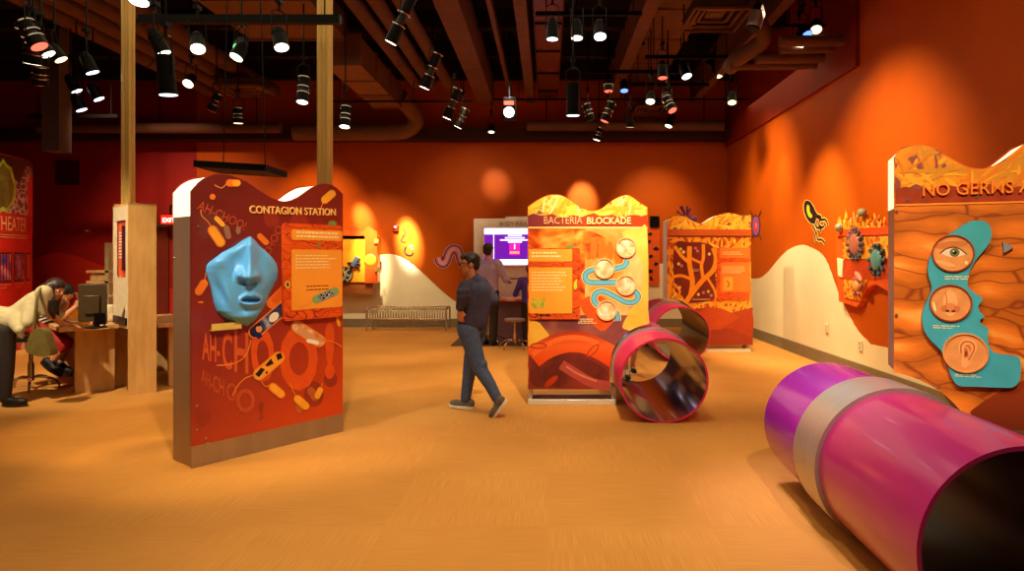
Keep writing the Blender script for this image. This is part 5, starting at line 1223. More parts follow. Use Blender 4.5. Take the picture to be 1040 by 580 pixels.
pr.polyuv([(DC.uv(27.5,0)[0], zt(214)), (DC.uv(30,0)[0], zt(217)), (A1, zt(217)), (A1, HT-.1), (DC.uv(30,0)[0], HT-.25), (DC.uv(27,0)[0], HT-.5)], M('swoosh_red', (230,60,30), .4))
gv = []; cu, cz = DC.uv(3, 190); vr = DC.uv(15.5, 190)[0]-cu
for i in range(40):
    t = 2*PI*i/40; R = 1+.07*math.sin(t*9)+.04*math.sin(t*17); gv.append((cu+vr*R*math.cos(t), cz+.40*R*math.sin(t)))
pr.polyuv(gv, M_art('virus_green', [(.3, (120,140,20)), (.6, (176,196,50))], 6)); pr.polyuv([(cu+(a-cu)*.82, cz+(c-cz)*.84) for a, c in gv], M_art('virus_olive', [(.3, (60,56,20)), (.7, (110,110,40))], 5))
for x, y in ((2,183),(9,185),(1,192),(5,203),(12,203),(10,194)): u, z = DC.uv(x, y); pr.polyuv([(u-.05, z+.05), (u, z+.08), (u+.05, z+.05), (u+.03, z-.05), (u-.03, z-.05)], MATS['virus_green'])
pr.polyuv([(A0, zt(237)), (A1, zt(237)), (A1, zt(217)), (A0, zt(217))], M('rotunda_band', (206,40,20), .4))
u1_ = DC.uv(26, 228)[0]; u0_ = DC.uv(-6, 228)[0]
ux, zz = text_mesh('THEATER', 0, 0)[2:4]; vs_, fs_, tw, th = text_mesh('THEATER', 0, 0); hh = (zt(220)-zt(234)); off = pr.lay()
pr.add([DC.xyz(u0_+v[0]/tw*(u1_-u0_), zt(234.5)+v[1]/th*hh, off+.002) for v in vs_], fs_, M('theater_letter', (250,190,130), .4))
for y in (238.5, 241): pr.polyuv([(A0, zt(y+.6)), (u1_+.05, zt(y+.6)), (u1_+.05, zt(y)), (A0, zt(y))], MATS['theater_letter'])
frames = [(-9, 10.5, M_art('cell_picture', [(.35, (40,60,150)), (.5, (200,40,60)), (.65, (230,170,190))], 5)), (15, 23.5, M_art('blood_picture', [(.3, (50,70,170)), (.5, (170,60,90)), (.65, (220,140,180))], 7)), (26.8, 30.5, M('side_picture', (236,90,30), .4))]
for xa, xb, m in frames:
    wrap = pr; pr = DPrint(DC); pr.k = .006
    ua = DC.uv(max(xa, -9), 270)[0]; ub = DC.uv(xb, 270)[0]; za, zb_ = zt(284.5), zt(258)
    pr.polyuv([(ua-.025, za-.025), (ub+.025, za-.025), (ub+.025, zb_+.025), (ua-.025, zb_+.025)], m_dkb); pr.polyuv([(ua, za), (ub, za), (ub, zb_), (ua, zb_)], m)
    for j in range(2): pr.polyuv([(ua, zt(289+j*3)), (ub-.1*j, zt(289+j*3)), (ub-.1*j, zt(288+j*3)), (ua, zt(288+j*3))], M('caption_rose', (240,120,90), .4))
    pr.build('framed_picture', r, smooth=False); pr = wrap
pr.polyuv([(A0, zt(312)), (DC.uv(20,0)[0], zt(309)), (A1, zt(300)), (A1, zt(315)), (A0, zt(325))], M('swoosh_bright', (240,70,40), .4))
for i, (x, y) in enumerate(((17,340),(21,338),(24,345),(19,349),(23,352))): u, z = DC.uv(x, y); pr.polyuv([(u+.09*math.cos(t), z+.09*math.sin(t)) for t in [2*PI*k/10 for k in range(10)]], (m_white, m_pink)[i % 2])
pr.build('printed_wrap', r, smooth=False)
q = P(14, 140, 9.5); b = MB(); b.box((q.x-.2, 10.6, (HT+ZC)/2+.3), (.28, .28, ZC-HT+.4), M('grey_column', (84,70,62), .6)); tag(b.build('upper_column'), 'dark grey column above the round theater wall', 'column')

# ================================================================== DESK CLUSTER
m_wd = M_wood('desk_maple', (204,156,96), (222,178,118), 2, (1,1,.2)); m_wd2 = M_wood('tower_maple', (206,160,92), (222,178,110), 2, (1,1,.2)); m_wh = M('tower_white', (226,214,180), .45); m_redt = M('table_mat_red', (210,70,30), .5)
e45 = Matrix.Rotation(PI/4, 3, 'Z')
def desk(loc, wE, L, label, cat='desk', over=.0, mat_top=True):
    """worktop whose end edge faces the viewer; local x = along the end, y = away"""
    r = empty('desk', (*loc, 0), label, cat, PI/4)
    b = MB(); b.box((wE/2, L/2, .725), (wE, L, .05), m_wd); b.build('worktop', r, bevel=.004)
    if mat_top: b = MB(); b.box((wE*.6, L*.45, .752), (wE*.6, L*.6, .006), m_redt); b.build('table_mat', r)
    b = MB(); b.box((wE*.63, .14, .35), (wE*.68, .05, .70), m_wd); b.build('end_panel', r, bevel=.003)
    b = MB(); b.box((wE*.63, L-.1, .35), (wE*.68, .05, .70), m_wd); b.build('end_panel', r, bevel=.003)
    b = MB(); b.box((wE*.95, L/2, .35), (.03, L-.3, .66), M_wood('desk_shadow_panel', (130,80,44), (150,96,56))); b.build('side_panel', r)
    return r
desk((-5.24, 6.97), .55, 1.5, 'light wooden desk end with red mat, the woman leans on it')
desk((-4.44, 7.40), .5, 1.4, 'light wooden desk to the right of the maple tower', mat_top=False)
# tower
r = empty('display_tower', (-4.56, 7.07, 0), 'tall maple tower with a pole through its top standing at the desks', 'tower', PI/4)
tw_, td, th_ = .27, .72, 2.1
b = MB(); b.box((tw_/2, .01, th_/2), (tw_, .02, th_), m_wd2); b.build('front_board', r)
b = MB(); b.box((tw_-.01, td/2, th_/2), (.02, td-.04, th_), m_wd2); b.build('side_board', r)
b = MB(); b.box((tw_/2, td-.01, th_/2), (tw_, .02, th_), m_wd2); b.build('rear_board', r)
b = MB(); b.box((tw_/2, td/2, th_-.01), (tw_, td, .02), m_wd2); b.build('top_board', r)
# left side, white with an arched opening
b = MB(); o_ = [(td, .72), (0.02, .72), (0.02, th_-.02), (td, th_-.02)]
win = [(.12, 1.05), (.55, 1.05), (.6, 1.1), (.6, 1.78), (.55, 1.86), (.17, 1.86), (.12, 1.8)]
def quad(y0, z0, y1, z1, m, x=.0, d=.02, bb=None): (bb or b).box((x+d/2, (y0+y1)/2, (z0+z1)/2), (d, y1-y0, z1-z0), m)
quad(.02, .72, td, 1.28, m_wh); quad(.02, 1.28, .12, th_-.02, m_wh); quad(.6, 1.28, td, th_-.02, m_wh); quad(.12, 1.92, .6, th_-.02, m_wh); b.build('left_board', r)
b = MB(); quad(.12, 1.28, .6, 1.92, M('niche_orange', (226,84,30), .4), .03, .01); b.build('niche_panel', r)
b = MB(); quad(.16, 1.36, .34, 1.86, m_blackp, .01, .02); b.build('niche_screen', r)
b = MB()
for i in range(9): quad(.4, 1.5+i*.035, .55, 1.515+i*.035, m_white, .024, .004)
b.build('niche_text', r)
b = MB(); quad(.05, .76, td-.1, .84, m_blackp, -.02, .03); b.build('black_tray', r)
pole(130.2, 10, 7.35+.25, 'golden ceiling pole rising through the maple tower', 2.1)
# desk things; local frame of the first desk
def on_desk(px, py, name, label, cat, rz=PI/4, z=.752):
    g = ground(px, py, z); return empty(name, (g.x, g.y, z), label, cat, rz)
r = on_desk(98, 333, 'monitor', 'black flat monitor seen from behind on the desk left of the tower', 'monitor', rz=.35)
b = MB(); b.cyl((0,0,0), (0,0,.012), .1, m_blackp, n=24); b.build('base', r); b = MB(); b.box((0,.0,.1), (.06,.03,.2), m_blackp); b.build('stand', r)
b = MB(); b.box((-.03, -.01, .27), (.26, .035, .4), M('monitor_back', (70,56,36), .35)); b.box((-.03, -.035, .25), (.14, .03, .2), MATS['monitor_back']); b.build('back_shell', r, bevel=.008)
b = MB(); b.box((-.03, .012, .27), (.25, .008, .38), m_black); b.build('screen', r)
b = MB(); b.box((.05, -.05, .1), (.1, .06, .12), m_black); b.tube([Vector((.05,-.05,.08)), Vector((.1,-.09,.03)), Vector((.05,-.12,.008)), Vector((-.02,-.1,.006))], .008, m_black); b.build('power_box', r)
r = on_desk(78, 325.5, 'tank', 'small clear tank of yellow liquid on the desk by the woman', 'tank')
b = MB(); b.box((0,0,.085), (.2,.12,.11), M('yellow_liquid', (236,190,20), .2, coat=.5)); b.build('liquid', r); b = MB(); b.box((0,0,.015), (.23,.15,.03), M('tank_base', (196,180,140), .4)); b.box((0,0,.15), (.22,.14,.012), m_blackp); b.build('rim', r)
r = on_desk(82, 331, 'bowl', 'pale shallow bowl on the desk in front of the yellow tank', 'bowl')
b = MB(); n = 24; b.loft([[Vector((R*math.cos(2*PI*i/n), R*math.sin(2*PI*i/n), z)) for i in range(n)] for z, R in ((0,.05),(.005,.06),(.05,.11),(.05,.102),(.012,.05))], M('bowl_tan', (216,186,130), .35)); b.build('body', r)
r = on_desk(91, 328, 'paper_roll', 'white paper lying beside the monitor foot', 'paper'); b = MB(); b.box((0,0,.012), (.22,.1,.02), m_white, Matrix.Rotation(.3, 3, 'Z')); b.build('sheet', r)
r = on_desk(113, 326.5, 'speaker', 'small cream speaker on the desk between monitor and tower', 'speaker')
b = MB(); b.box((0,0,.1), (.11,.12,.2), m_wh); b.build('cabinet', r, bevel=.02); b = MB(); b.cyl((0,-.061,.07), (0,-.064,.07), .035, m_cream, n=18); b.build('cone', r)
r = empty('monitor', (-4.18, 7.86, .75), 'black monitor on the desk right of the maple tower', 'monitor', -.1)
b = MB(); b.box((0,0,.24), (.36,.04,.34), m_black); b.build('screen', r); b = MB(); b.box((0,.02,.06), (.05,.03,.12), m_blackp); b.cyl((0,0,0), (0,0,.012), .1, m_blackp, n=20); b.build('stand', r)
b = MB(); b.box((0, 0, .435), (.4, .05, .03), M('monitor_shelf', (214,190,150), .4)); b.build('top_ledge', r)
# shelf unit standing behind the desk
r = empty('shelf_unit', (*P(116, 330, 8.7).xy, 0), 'open cream shelf unit behind the first desk, left of the tower', 'shelf')
b = MB(); b.box((0,0,.85), (.05,.3,1.7), M('shelf_post', (170,150,110), .5)); b.build('post', r)
for z, m in ((1.0, m_cream), (1.18, m_wd), (1.32, m_wd)): b = MB(); b.box((-.12, 0, z), (.3, .3, .03), m); b.build('shelf_board', r)
b = MB(); b.box((-.14, 0, 1.25), (.22, .2, .1), m_wd); b.build('box', r)
b = MB(); b.box((0,0,.01), (.4,.35,.02), m_wd); b.build('foot', r)
# ================================================================== PEOPLE
def basis(f, up=(0,0,1)):
    f = Vector(f).normalized(); l = Vector(up).cross(f).normalized(); u = f.cross(l); return Matrix((f, l, u)).transposed()
def head(mb, c, R, s, mat):
    """s = head height; c = centre of the head; R columns = face direction, left, up"""
    c = Vector(c); q = lambda x, y, z: c+R@(Vector((x, y, z))*s)
    mb.ell(q(-.04, 0, .1), (.42*s, .335*s, .38*s), mat, R)               # skull
    mb.ell(q(.09, 0, -.14), (.27*s, .26*s, .33*s), mat, R)                # face
    mb.cap(q(.12, 0, -.34), .13*s, q(.2, 0, -.38), .09*s, mat)             # chin
    mb.cap(q(-.02, .16, -.22), .1*s, q(.14, .07, -.36), .08*s, mat); mb.cap(q(-.02, -.16, -.22), .1*s, q(.14, -.07, -.36), .08*s, mat)   # jaw
    mb.cap(q(.34, 0, .05), .035*s, q(.43, 0, -.1), .05*s, mat); mb.ell(q(.38, .04, -.11), .04*s, mat); mb.ell(q(.38, -.04, -.11), .04*s, mat)   # nose
    mb.cap(q(.29, .14, .1), .04*s, q(.29, -.14, .1), .04*s, mat)           # brow
    mb.cap(q(.31, .07, -.22), .035*s, q(.31, -.07, -.22), .035*s, mat); mb.cap(q(.3, .05, -.26), .035*s, q(.3, -.05, -.26), .035*s, mat)  # lips
    for y in (1, -1): mb.ell(q(-.04, .34*y, -.03), (.075*s, .035*s, .12*s), mat, R)
def face(parent, off, c, R, s, iris=None):
    c = Vector(c); q = lambda x, y, z: c+R@(Vector((x, y, z))*s)
    b = MB(); 
    for y in (1, -1): b.ell(q(.325, .13*y, .02), (.03*s, .06*s, .035*s), M('eye_white_soft', (230,220,205), .3), R, 10, 8); b.ell(q(.352, .13*y, .02), (.012*s, .03*s, .032*s), m_ink, R, 10, 8)
    b.build('eyes', parent, off=off)
    b = MB()
    for y in (1, -1): b.cap(q(.335, .07*y, .115), .016*s, q(.30, .21*y, .11), .012*s, M('brow_dark', (26,16,12), .7))
    b.build('eyebrows', parent, off=off)
    b = MB(); b.cap(q(.345, .06, -.235), .02*s, q(.345, -.06, -.235), .02*s, M('lip_tone', (150,70,56), .5)); b.build('lips', parent, off=off)
def hand(mb, w, d, nrm, L, mat, curl=.5, thumb=1):
    """w wrist, d direction of fingers, nrm back of the hand, L hand length; fingers bend away from nrm"""
    w = Vector(w); d = Vector(d).normalized(); nrm = Vector(nrm); nrm = (nrm-d*nrm.dot(d)).normalized(); s = d.cross(nrm)
    pal = w+d*L*.48
    for k in (-1, -.35, .35, 1): mb.cap(w+s*k*L*.09, L*.075, pal+s*k*L*.17, L*.065, mat, 10)
    for k, fl in ((-1, .40), (-.35, .48), (.35, .45), (1, .35)):
        p = pal+s*k*L*.18; a = curl*.6; pts = [(p, L*.058)]; 
        for j, seg in enumerate((.45, .32, .23)):
            dd = d*math.cos(a)-nrm*math.sin(a); p = p+dd*fl*L*seg; pts.append((p, L*(.054-.005*j))); a += curl*.7
        mb.chain(pts, mat)
    p = w+d*L*.16-s*thumb*L*.14; pts = [(p, L*.07)]; a = .75
    for seg in (.17, .15): dd = d*math.cos(a)-s*thumb*math.sin(a)-nrm*.25*curl; p = p+dd*L*seg; pts.append((p, L*.058)); a -= .35
    mb.chain(pts, mat)
def shoe(parent, off, heel, toe, up, s, mat, sole, name='shoe', ankle=None):
    heel = Vector(heel); toe = Vector(toe); d = (toe-heel); L = d.length; d.normalize(); up = Vector(up); up = (up-d*up.dot(d)).normalized(); sd = d.cross(up)
    w = L*.17; b = MB()
    R = Matrix((d, sd, up)).transposed()
    b.ell(heel+d*L*.2+up*.052, (L*.2, w*.82, .05), mat, R); b.ell(heel+d*L*.66+up*.042, (L*.34, w*1.0, .038), mat, R)
    b.cap(heel+d*L*.3+up*.06, w*.8, heel+d*L*.62+up*.04, w*.75, mat)
    b.cap(heel+d*L*.22+up*.06, w*.72, Vector(ankle) if ankle is not None else heel+d*L*.22+up*.11, w*.62, mat)
    o = blob(b, name, parent, off, .008, 4)
    b = MB(); n = 28; pts = []
    for i in range(n):
        t = 2*PI*i/n; x = .5+.5*math.cos(t); ww = w*(.80+.28*math.sin(min(x, 1)*PI*.8)) ; pts.append(heel+d*L*x+sd*ww*math.sin(t))
    b.prism([p-up*.0 for p in pts], up*.026, sole); b.build('sole', o, off=off, smooth=True)
    b = MB()
    for k in range(4): q = heel+d*L*(.42+.08*k)+up*(.098-.009*k); b.cap(q-sd*w*.4, .005, q+sd*w*.4, .005, sole, 6)
    b.build('laces', o, off=off); return o
m_skA = M('skin_brown', (200,134,92), .5, var=.03); m_skB = M('skin_light', (214,150,106), .5, var=.03)
m_hairB = M('hair_black', (26,20,18), .45, scale=40, var=.4, stretch=(1,1,.2)); m_hairC = M('hair_brown', (44,26,18), .45, scale=40, var=.4, stretch=(1,1,.2))
m_denim = M('denim_blue', (70,88,122), .8, scale=30, var=.18, bump=.2); m_hood = M('sweater_navy', (60,58,84), .85, scale=25, var=.15, bump=.3)
# ---------------------------------------------------------------- boy walking
g0 = Vector((-.72, 6.36, 0)); r = empty('person', g0, 'boy in dark grey sweater and jeans walking left with a hand in his pocket', 'person'); o = g0
d = Vector((-.88, .47, 0)).normalized(); lf = Vector((-d.y*1, d.x, 0))   # lf: his left (toward the viewer)
lf = Vector((0,0,1)).cross(d)
def at(px, py, Y): return P(px, py, Y)
pel = at(480, 331, 6.36); che = at(482, 297, 6.36); nk = at(480.5, 281, 6.36); hd = at(476.5, 268.5, 6.33)
hs = .225; Rh = basis((-1, -.16, -.06))
LA = at(506, 407, 6.17); LK = at(487, 374, 6.25); RA = at(473, 404, 6.47); RK = at(478, 368, 6.42)
LH = pel+lf*.085-Vector((0,0,.03)); RH = pel-lf*.085-Vector((0,0,.03))
LS = che+lf*.15+Vector((0,0,.06)); RS = che-lf*.15+Vector((0,0,.06))
LE = at(470, 304, 6.15); LW = at(467.5, 314, 6.15); RE = at(501, 304, 6.47); RWr = at(490, 320, 6.48)
b = MB()
b.cap(nk-Vector((0,0,.06)), .055, hd-Vector((-.01,0,.06)), .052, m_skA); b.cap(LS, .045, RS, .045, m_skA); b.chain([(che, .10), (pel+Vector((0,0,.08)), .09), (pel, .1)], m_skA); b.cap(LH, .07, RH, .07, m_skA)
b.chain([(LH, .075), (LK, .05), (LA, .038)], m_skA); b.chain([(RH, .075), (RK, .05), (RA, .038)], m_skA); b.chain([(nk-Vector((0,0,.08)), .06), (che, .09)], m_skA)
b.chain([(LS, .045), (LE, .036), (LW, .026)], m_skA); b.chain([(RS, .045), (RE, .036), (RWr, .026)], m_skA)
head(b, hd, Rh, hs, m_skA)
hand(b, LW, (0, .12, -1), (-.2, -1, 0), .15, m_skA, .45, 1); hand(b, RWr, (-.7, .1, -.7), (.5, .8, 0), .14, m_skA, .5, -1)
blob(b, 'body', r, o, .0075, 3); face(r, o, hd, Rh, hs)
q = lambda x, y, z, c=hd, R=Rh, s=hs: c+R@(Vector((x, y, z))*s)
b = MB(); b.ell(q(-.10,0,.18), (.41*hs,.365*hs,.35*hs), m_hairB, Rh); b.ell(q(-.27,0,-.0), (.21*hs,.31*hs,.28*hs), m_hairB, Rh); b.ell(q(.1,0,.33), (.28*hs,.29*hs,.16*hs), m_hairB, Rh)
rr = random.Random(8)
for i in range(16): y = -.26+.52*i/15; b.cap(q(.16,y,.36), .045*hs, q(.33+rr.uniform(-.02,.03),y,.23+rr.uniform(-.02,.03)), .02*hs, m_hairB, 8)
for s_ in (1,-1): b.cap(q(-.0,.33*s_,.16), .06*hs, q(.03,.34*s_,.0), .03*hs, m_hairB, 8)
for i in range(9): t = -1+2*i/8; b.cap(q(-.3,t*.24,-.12), .07*hs, q(-.33,t*.22,-.27), .03*hs, m_hairB, 8)
blob(b, 'hair', r, o, .0075, 2)
b = MB()
for y in (1,-1):
    ring = [q(.40,.13*y+.09*math.cos(t),.02+.07*math.sin(t)) for t in [2*PI*i/16 for i in range(17)]]; b.tube(ring, .004, m_black, n=6)
    b.tube([q(.39,.22*y,.05), q(.2,.34*y,.05), q(-.05,.36*y,.03)], .0035, m_black, n=6)
b.tube([q(.41,.05,.03), q(.41,-.05,.03)], .0035, m_black, n=6); b.build('glasses', r, off=o)
b = MB(); up = Vector((0,0,1))
b.cap(LS+lf*.0, .068, RS, .068, m_hood); b.chain([(che+d*.03, .125), ((che+pel)/2+d*.03, .122), (pel+up*.03+d*.02, .118)], m_hood)
for s_ in (1,-1): b.chain([(che+lf*.07*s_, .115), ((che+pel)/2+lf*.065*s_, .11), (pel+lf*.06*s_+up*.02, .112)], m_hood)
b.chain([(LS, .07), (LE, .06), (LW+up*.02, .046)], m_hood); b.chain([(RS, .07), (RE, .062), (RWr+up*.04, .042)], m_hood)
b.cap(nk-up*.035-d*.03, .07, nk-up*.055-d*.1, .06, m_hood)                       # gathered hood/collar
b.chain([(che+lf*.02-d*.09+up*.02, .10), ((che+pel)/2-d*.07, .10), (pel-d*.05+up*.04, .105)], m_hood)
for z in (.02, .07): b.cap(LE+up*(z)+lf*.03, .045, LE+up*(z+.01)-d*.06, .03, m_hood)
blob(b, 'sweater', r, o, .010, 3)
b = MB(); n = 20; b.loft([[nk+Vector((.066*math.cos(t)*1.0, .066*math.sin(t), z)) for t in [2*PI*i/n for i in range(n)]] for z in (-.03, .008)], m_white, caps=False); b.build('shirt_collar', r, off=o)
b = MB(); b.cap(LH, .105, RH, .105, m_denim); b.chain([(LH, .105), (LK, .072), ((LK+LA)/2+Vector((.01,0,0)), .06), (LA, .05)], m_denim); b.chain([(RH, .105), (RK, .072), ((RK+RA)/2, .061), (RA, .052)], m_denim)
for K in (LK, RK):
    for z in (-.04, 0, .04): b.cap(K+up*z-d*.03, .055, K+up*(z+.01)+d*.035, .042, m_denim)
blob(b, 'jeans', r, o, .010, 3)
m_sh = M('sneaker_grey', (104,92,82), .7); m_so = M('sole_white', (226,214,196), .5)
shoe(r, o, at(482, 415.5, 6.47)-up*0, at(456, 413, 6.5), (0,0,1), 1, m_sh, m_so, ankle=RA+up*.02)
shoe(r, o, at(516, 406, 6.12), at(501, 427, 6.12), (-.8,.0,.6), 1, m_sh, m_so, ankle=LA+up*.01)
# ---------------------------------------------------------------- woman leaning on the desk
Yw = 6.62; g0 = Vector((-5.42, Yw, 0)); r = empty('person', g0, 'woman in pale cardigan leaning over the desk with an olive shoulder bag', 'person'); o = g0
m_card = M('cardigan_cream', (190,176,136), .85, scale=20, var=.08, bump=.2); m_trs = M('trousers_dark', (44,34,32), .8, scale=20, var=.2)
pel = at(2, 330, Yw+.05); wai = at(18, 320, Yw+.08); che = at(38, 307, Yw+.12); nk = at(47.5, 297, Yw+.14); hd = at(56.5, 294, Yw+.18); hs = .225; Rh = basis((.93, -.2, -.3), (.3,0,.93))
RS = at(44.5, 297.5, Yw-.02); RE = at(48, 317, Yw+.02); RWr = at(64, 329.5, Yw+.28); LS = at(46, 296, Yw+.3); LE = at(60, 318, Yw+.42); LW = at(68, 308, Yw+.4)
LH = at(0, 334, Yw+.14); RH = at(3, 336, Yw-.04); RK = at(6, 372, Yw-.05); RA = at(5, 404, Yw-.06); LK = at(-6, 372, Yw+.2); LA = at(-12, 403, Yw+.2)
b = MB(); b.chain([(pel, .12), (wai, .105), (che, .11)], m_skA); b.chain([(che, .09), (nk, .05), (hd-Rh@Vector((.02,0,.07)), .052)], m_skA); b.cap(RS, .05, LS, .05, m_skA)
b.chain([(RS, .05), (RE, .042), (RWr, .028)], m_skA); b.chain([(LS, .05), (LE, .042), (LW, .028)], m_skA); b.cap(LH, .08, RH, .08, m_skA)
b.chain([(RH, .09), (RK, .06), (RA, .042)], m_skA); b.chain([(LH, .09), (LK, .06), (LA, .042)], m_skA); head(b, hd, Rh, hs, m_skA)
hand(b, RWr, (1, .35, -.12), (0, 0, 1), .18, m_skA, .35, 1); hand(b, LW, (-.55, 0, .9), (.8, .2, .5), .17, m_skA, .9, 1)
blob(b, 'body', r, o, .0085, 3); face(r, o, hd, Rh, hs)
q = lambda x, y, z, c=hd, R=Rh, s=hs: c+R@(Vector((x, y, z))*s)
b = MB(); b.ell(q(-.07,0,.17), (.44*hs,.375*hs,.38*hs), m_hairC, Rh); b.ell(q(-.3,0,-.05), (.24*hs,.31*hs,.33*hs), m_hairC, Rh)
for s_ in (1,-1): b.chain([(q(-.12,.27*s_,.15), .045), (q(-.2,.3*s_,-.1), .045)], m_hairC)
b.chain([(q(-.2,-.28,.05), .05), (at(51.5, 306, Yw-.0), .045), (at(53, 316, Yw+.0), .035), (at(55, 323, Yw+.02), .015)], m_hairC); b.chain([(q(-.12,.33,.05), .05), (at(55, 308, Yw+.32), .05), (at(57, 319, Yw+.32), .03)], m_hairC)
blob(b, 'hair', r, o, .009, 3)
b = MB(); b.chain([(pel+up*.03, .12), (wai+up*.0, .108), (che+up*.005, .118)], m_card); b.cap(RS, .075, LS, .075, m_card); b.chain([(RS, .078), ((RS+RE)/2, .07), (RE-up*.0, .058)], m_card); b.chain([(LS, .075), (LE, .058)], m_card)
b.chain([(wai-up*.02+Vector((.02,-.06,0)), .10), (at(20, 335, Yw-.1), .05), (at(22, 343, Yw-.1), .018)], m_card); b.chain([(che-up*.05+Vector((0,-.05,0)), .10), (at(28, 328, Yw-.06), .06)], m_card); b.chain([(at(10,325,Yw),.12),(at(-4,322,Yw),.12)], m_card)
blob(b, 'cardigan', r, o, .011, 4)
b = MB(); b.cap(LH, .115, RH, .115, m_trs); b.chain([(RH, .115), (RK, .074), (RA, .055)], m_trs); b.chain([(LH, .12), (LK, .085), (LA, .062)], m_trs); b.cap(at(8, 330, Yw), .11, RH, .11, m_trs); blob(b, 'trousers', r, o, .011, 3)
m_flat = M('flat_black', (30,24,22), .5); shoe(r, o, at(2, 413, Yw-.06)-up*.0, at(28, 411.5, Yw-.06), (0,0,1), 1, m_flat, m_flat, ankle=at(5, 407, Yw-.06)); shoe(r, o, at(-14, 410, Yw+.2), at(6, 409.5, Yw+.2), (0,0,1), 1, m_flat, m_flat, ankle=LA)
b = MB(); b.cyl(RWr-Vector((.02,.005,0)), RWr-Vector((.005,0,0)), .034, M('bracelet_green', (150,170,110), .4), n=16); b.build('bracelet', r, off=o)
m_bag = M('bag_olive', (106,92,38), .7, scale=15, var=.15); r = empty('shoulder_bag', at(40, 362, Yw-.16), 'olive green shoulder bag hanging from the leaning woman', 'bag'); o2 = r.location.copy()
b = MB(); b.prism(loop_spline([at(33, 335, Yw-.18), at(43, 335, Yw-.18), at(47.5, 346, Yw-.18), at(51, 360, Yw-.18), at(40, 362, Yw-.18), at(26.5, 357, Yw-.18), at(28, 346, Yw-.18)], 4), (0, .1, 0), m_bag); b.build('pouch', r, off=o2, bevel=.012)
b = MB(); b.tube(spline([at(35, 338, Yw-.14), at(36, 322, Yw-.15), at(37.5, 305, Yw-.14), at(41, 294, Yw-.08), at(43.5, 291.5, Yw+.0)], 5), .014, m_bag, n=8); b.tube(spline([at(43, 338, Yw-.1), at(38, 325, Yw-.12), at(37.5, 308, Yw-.12)], 5), .01, m_bag, n=8); b.build('strap', r, off=o2)
# ---------------------------------------------------------------- child on stool at the desk
Yc = 7.5; stq = ground(37, 394); stool(stq.x, 7.42, .6, 'chrome stool with five curved feet carrying the child at the desk', m_blackp)
g0 = Vector((stq.x, 7.42, 0)); r = empty('person', g0, 'child in striped top and red shorts sitting on a stool at the desk', 'person'); o = g0
pel = Vector((stq.x+.03, 7.42, .72)); che = at(50, 318, Yc); nk = at(60, 306, Yc); hd = at(66, 297.5, Yc); hs = .21; Rh = basis((1, .2, -.35), (.35,0,1))
m_str, nt, bb = base_mat('striped_cotton'); setp(bb, .8); wv = nt.nodes.new('ShaderNodeTexWave'); wv.bands_direction = 'Z'; wv.inputs['Scale'].default_value = 9; wv.inputs['Distortion'].default_value = .6
nt.links.new(coords(nt, (1,1,1), (0,.4,0)), wv.inputs['Vector']); nt.links.new(ramp(nt, [(.5, lin((26,24,34))), (.55, lin((220,210,196)))], wv.outputs['Fac']), bb.inputs['Base Color'])
m_reds = M('shorts_red', (170,30,24), .7, var=.1); RS = at(54, 312, Yc-.1); LS = at(58, 309, Yc+.12); RE = at(64, 322, Yc-.12); RWr = at(76, 312, Yc-.02); LE = at(70, 318, Yc+.2); LW = at(80, 305, Yc+.15)
RH = pel+Vector((.05,-.08,0)); LH = pel+Vector((.05,.08,0)); RK = at(66, 350, Yc-.14); LK = at(68, 347, Yc+.05); RA = at(52, 369, Yc-.16); LA = at(60, 371, Yc-.02)
b = MB(); b.chain([(pel, .1), ((pel+che)/2, .095), (che, .095)], m_skA); b.chain([(che, .08), (nk, .045), (hd-up*.06, .045)], m_skA); b.cap(RS, .042, LS, .042, m_skA)
b.chain([(RS,.042),(RE,.034),(RWr,.024)], m_skA); b.chain([(LS,.042),(LE,.034),(LW,.024)], m_skA); b.cap(RH,.08,LH,.08,m_skA); b.chain([(RH,.08),(RK,.05),(RA,.036)], m_skA); b.chain([(LH,.08),(LK,.05),(LA,.036)], m_skA); head(b, hd, Rh, hs, m_skA)
hand(b, RWr, (.7,0,.7), (.5,-.5,.4), .14, m_skA, .8, 1); hand(b, LW, (-.3,0,1), (1,0,.2), .14, m_skA, .8, -1); blob(b, 'body', r, o, .0085, 3); face(r, o, hd, Rh, hs)
q = lambda x, y, z, c=hd, R=Rh, s=hs: c+R@(Vector((x, y, z))*s)
b = MB(); b.ell(q(-.05,0,.18), (.46*hs,.39*hs,.38*hs), m_hairB, Rh); b.ell(q(-.24,0,-.03), (.26*hs,.34*hs,.3*hs), m_hairB, Rh); blob(b, 'hair', r, o, .009, 2)
b = MB(); b.chain([(pel+up*.0, .122), ((pel+che)/2, .112), (che, .108)], m_str); b.cap(RS,.06,LS,.06,m_str); b.chain([(RS,.062),((RS+RE)/2,.055)], m_str); b.chain([(LS,.062),((LS+LE)/2,.055)], m_str); blob(b, 'striped_top', r, o, .011, 3)
b = MB(); b.cap(RH,.09,LH,.09,m_reds); b.chain([(RH,.092),(RK,.064),(RK*.8+RA*.2,.058)], m_reds); b.chain([(LH,.092),(LK,.064),(LK*.8+LA*.2,.058)], m_reds); blob(b, 'shorts', r, o, .011, 3)
m_shb = M('sneaker_black', (22,20,22), .6)
shoe(r, o, at(41, 368, Yc-.18), at(62, 383, Yc-.18), (.5,0,1), 1, m_shb, m_shb, ankle=RA); shoe(r, o, at(52, 371, Yc-.02), at(73, 382, Yc-.02), (.35,0,1), 1, m_shb, m_shb, ankle=LA)
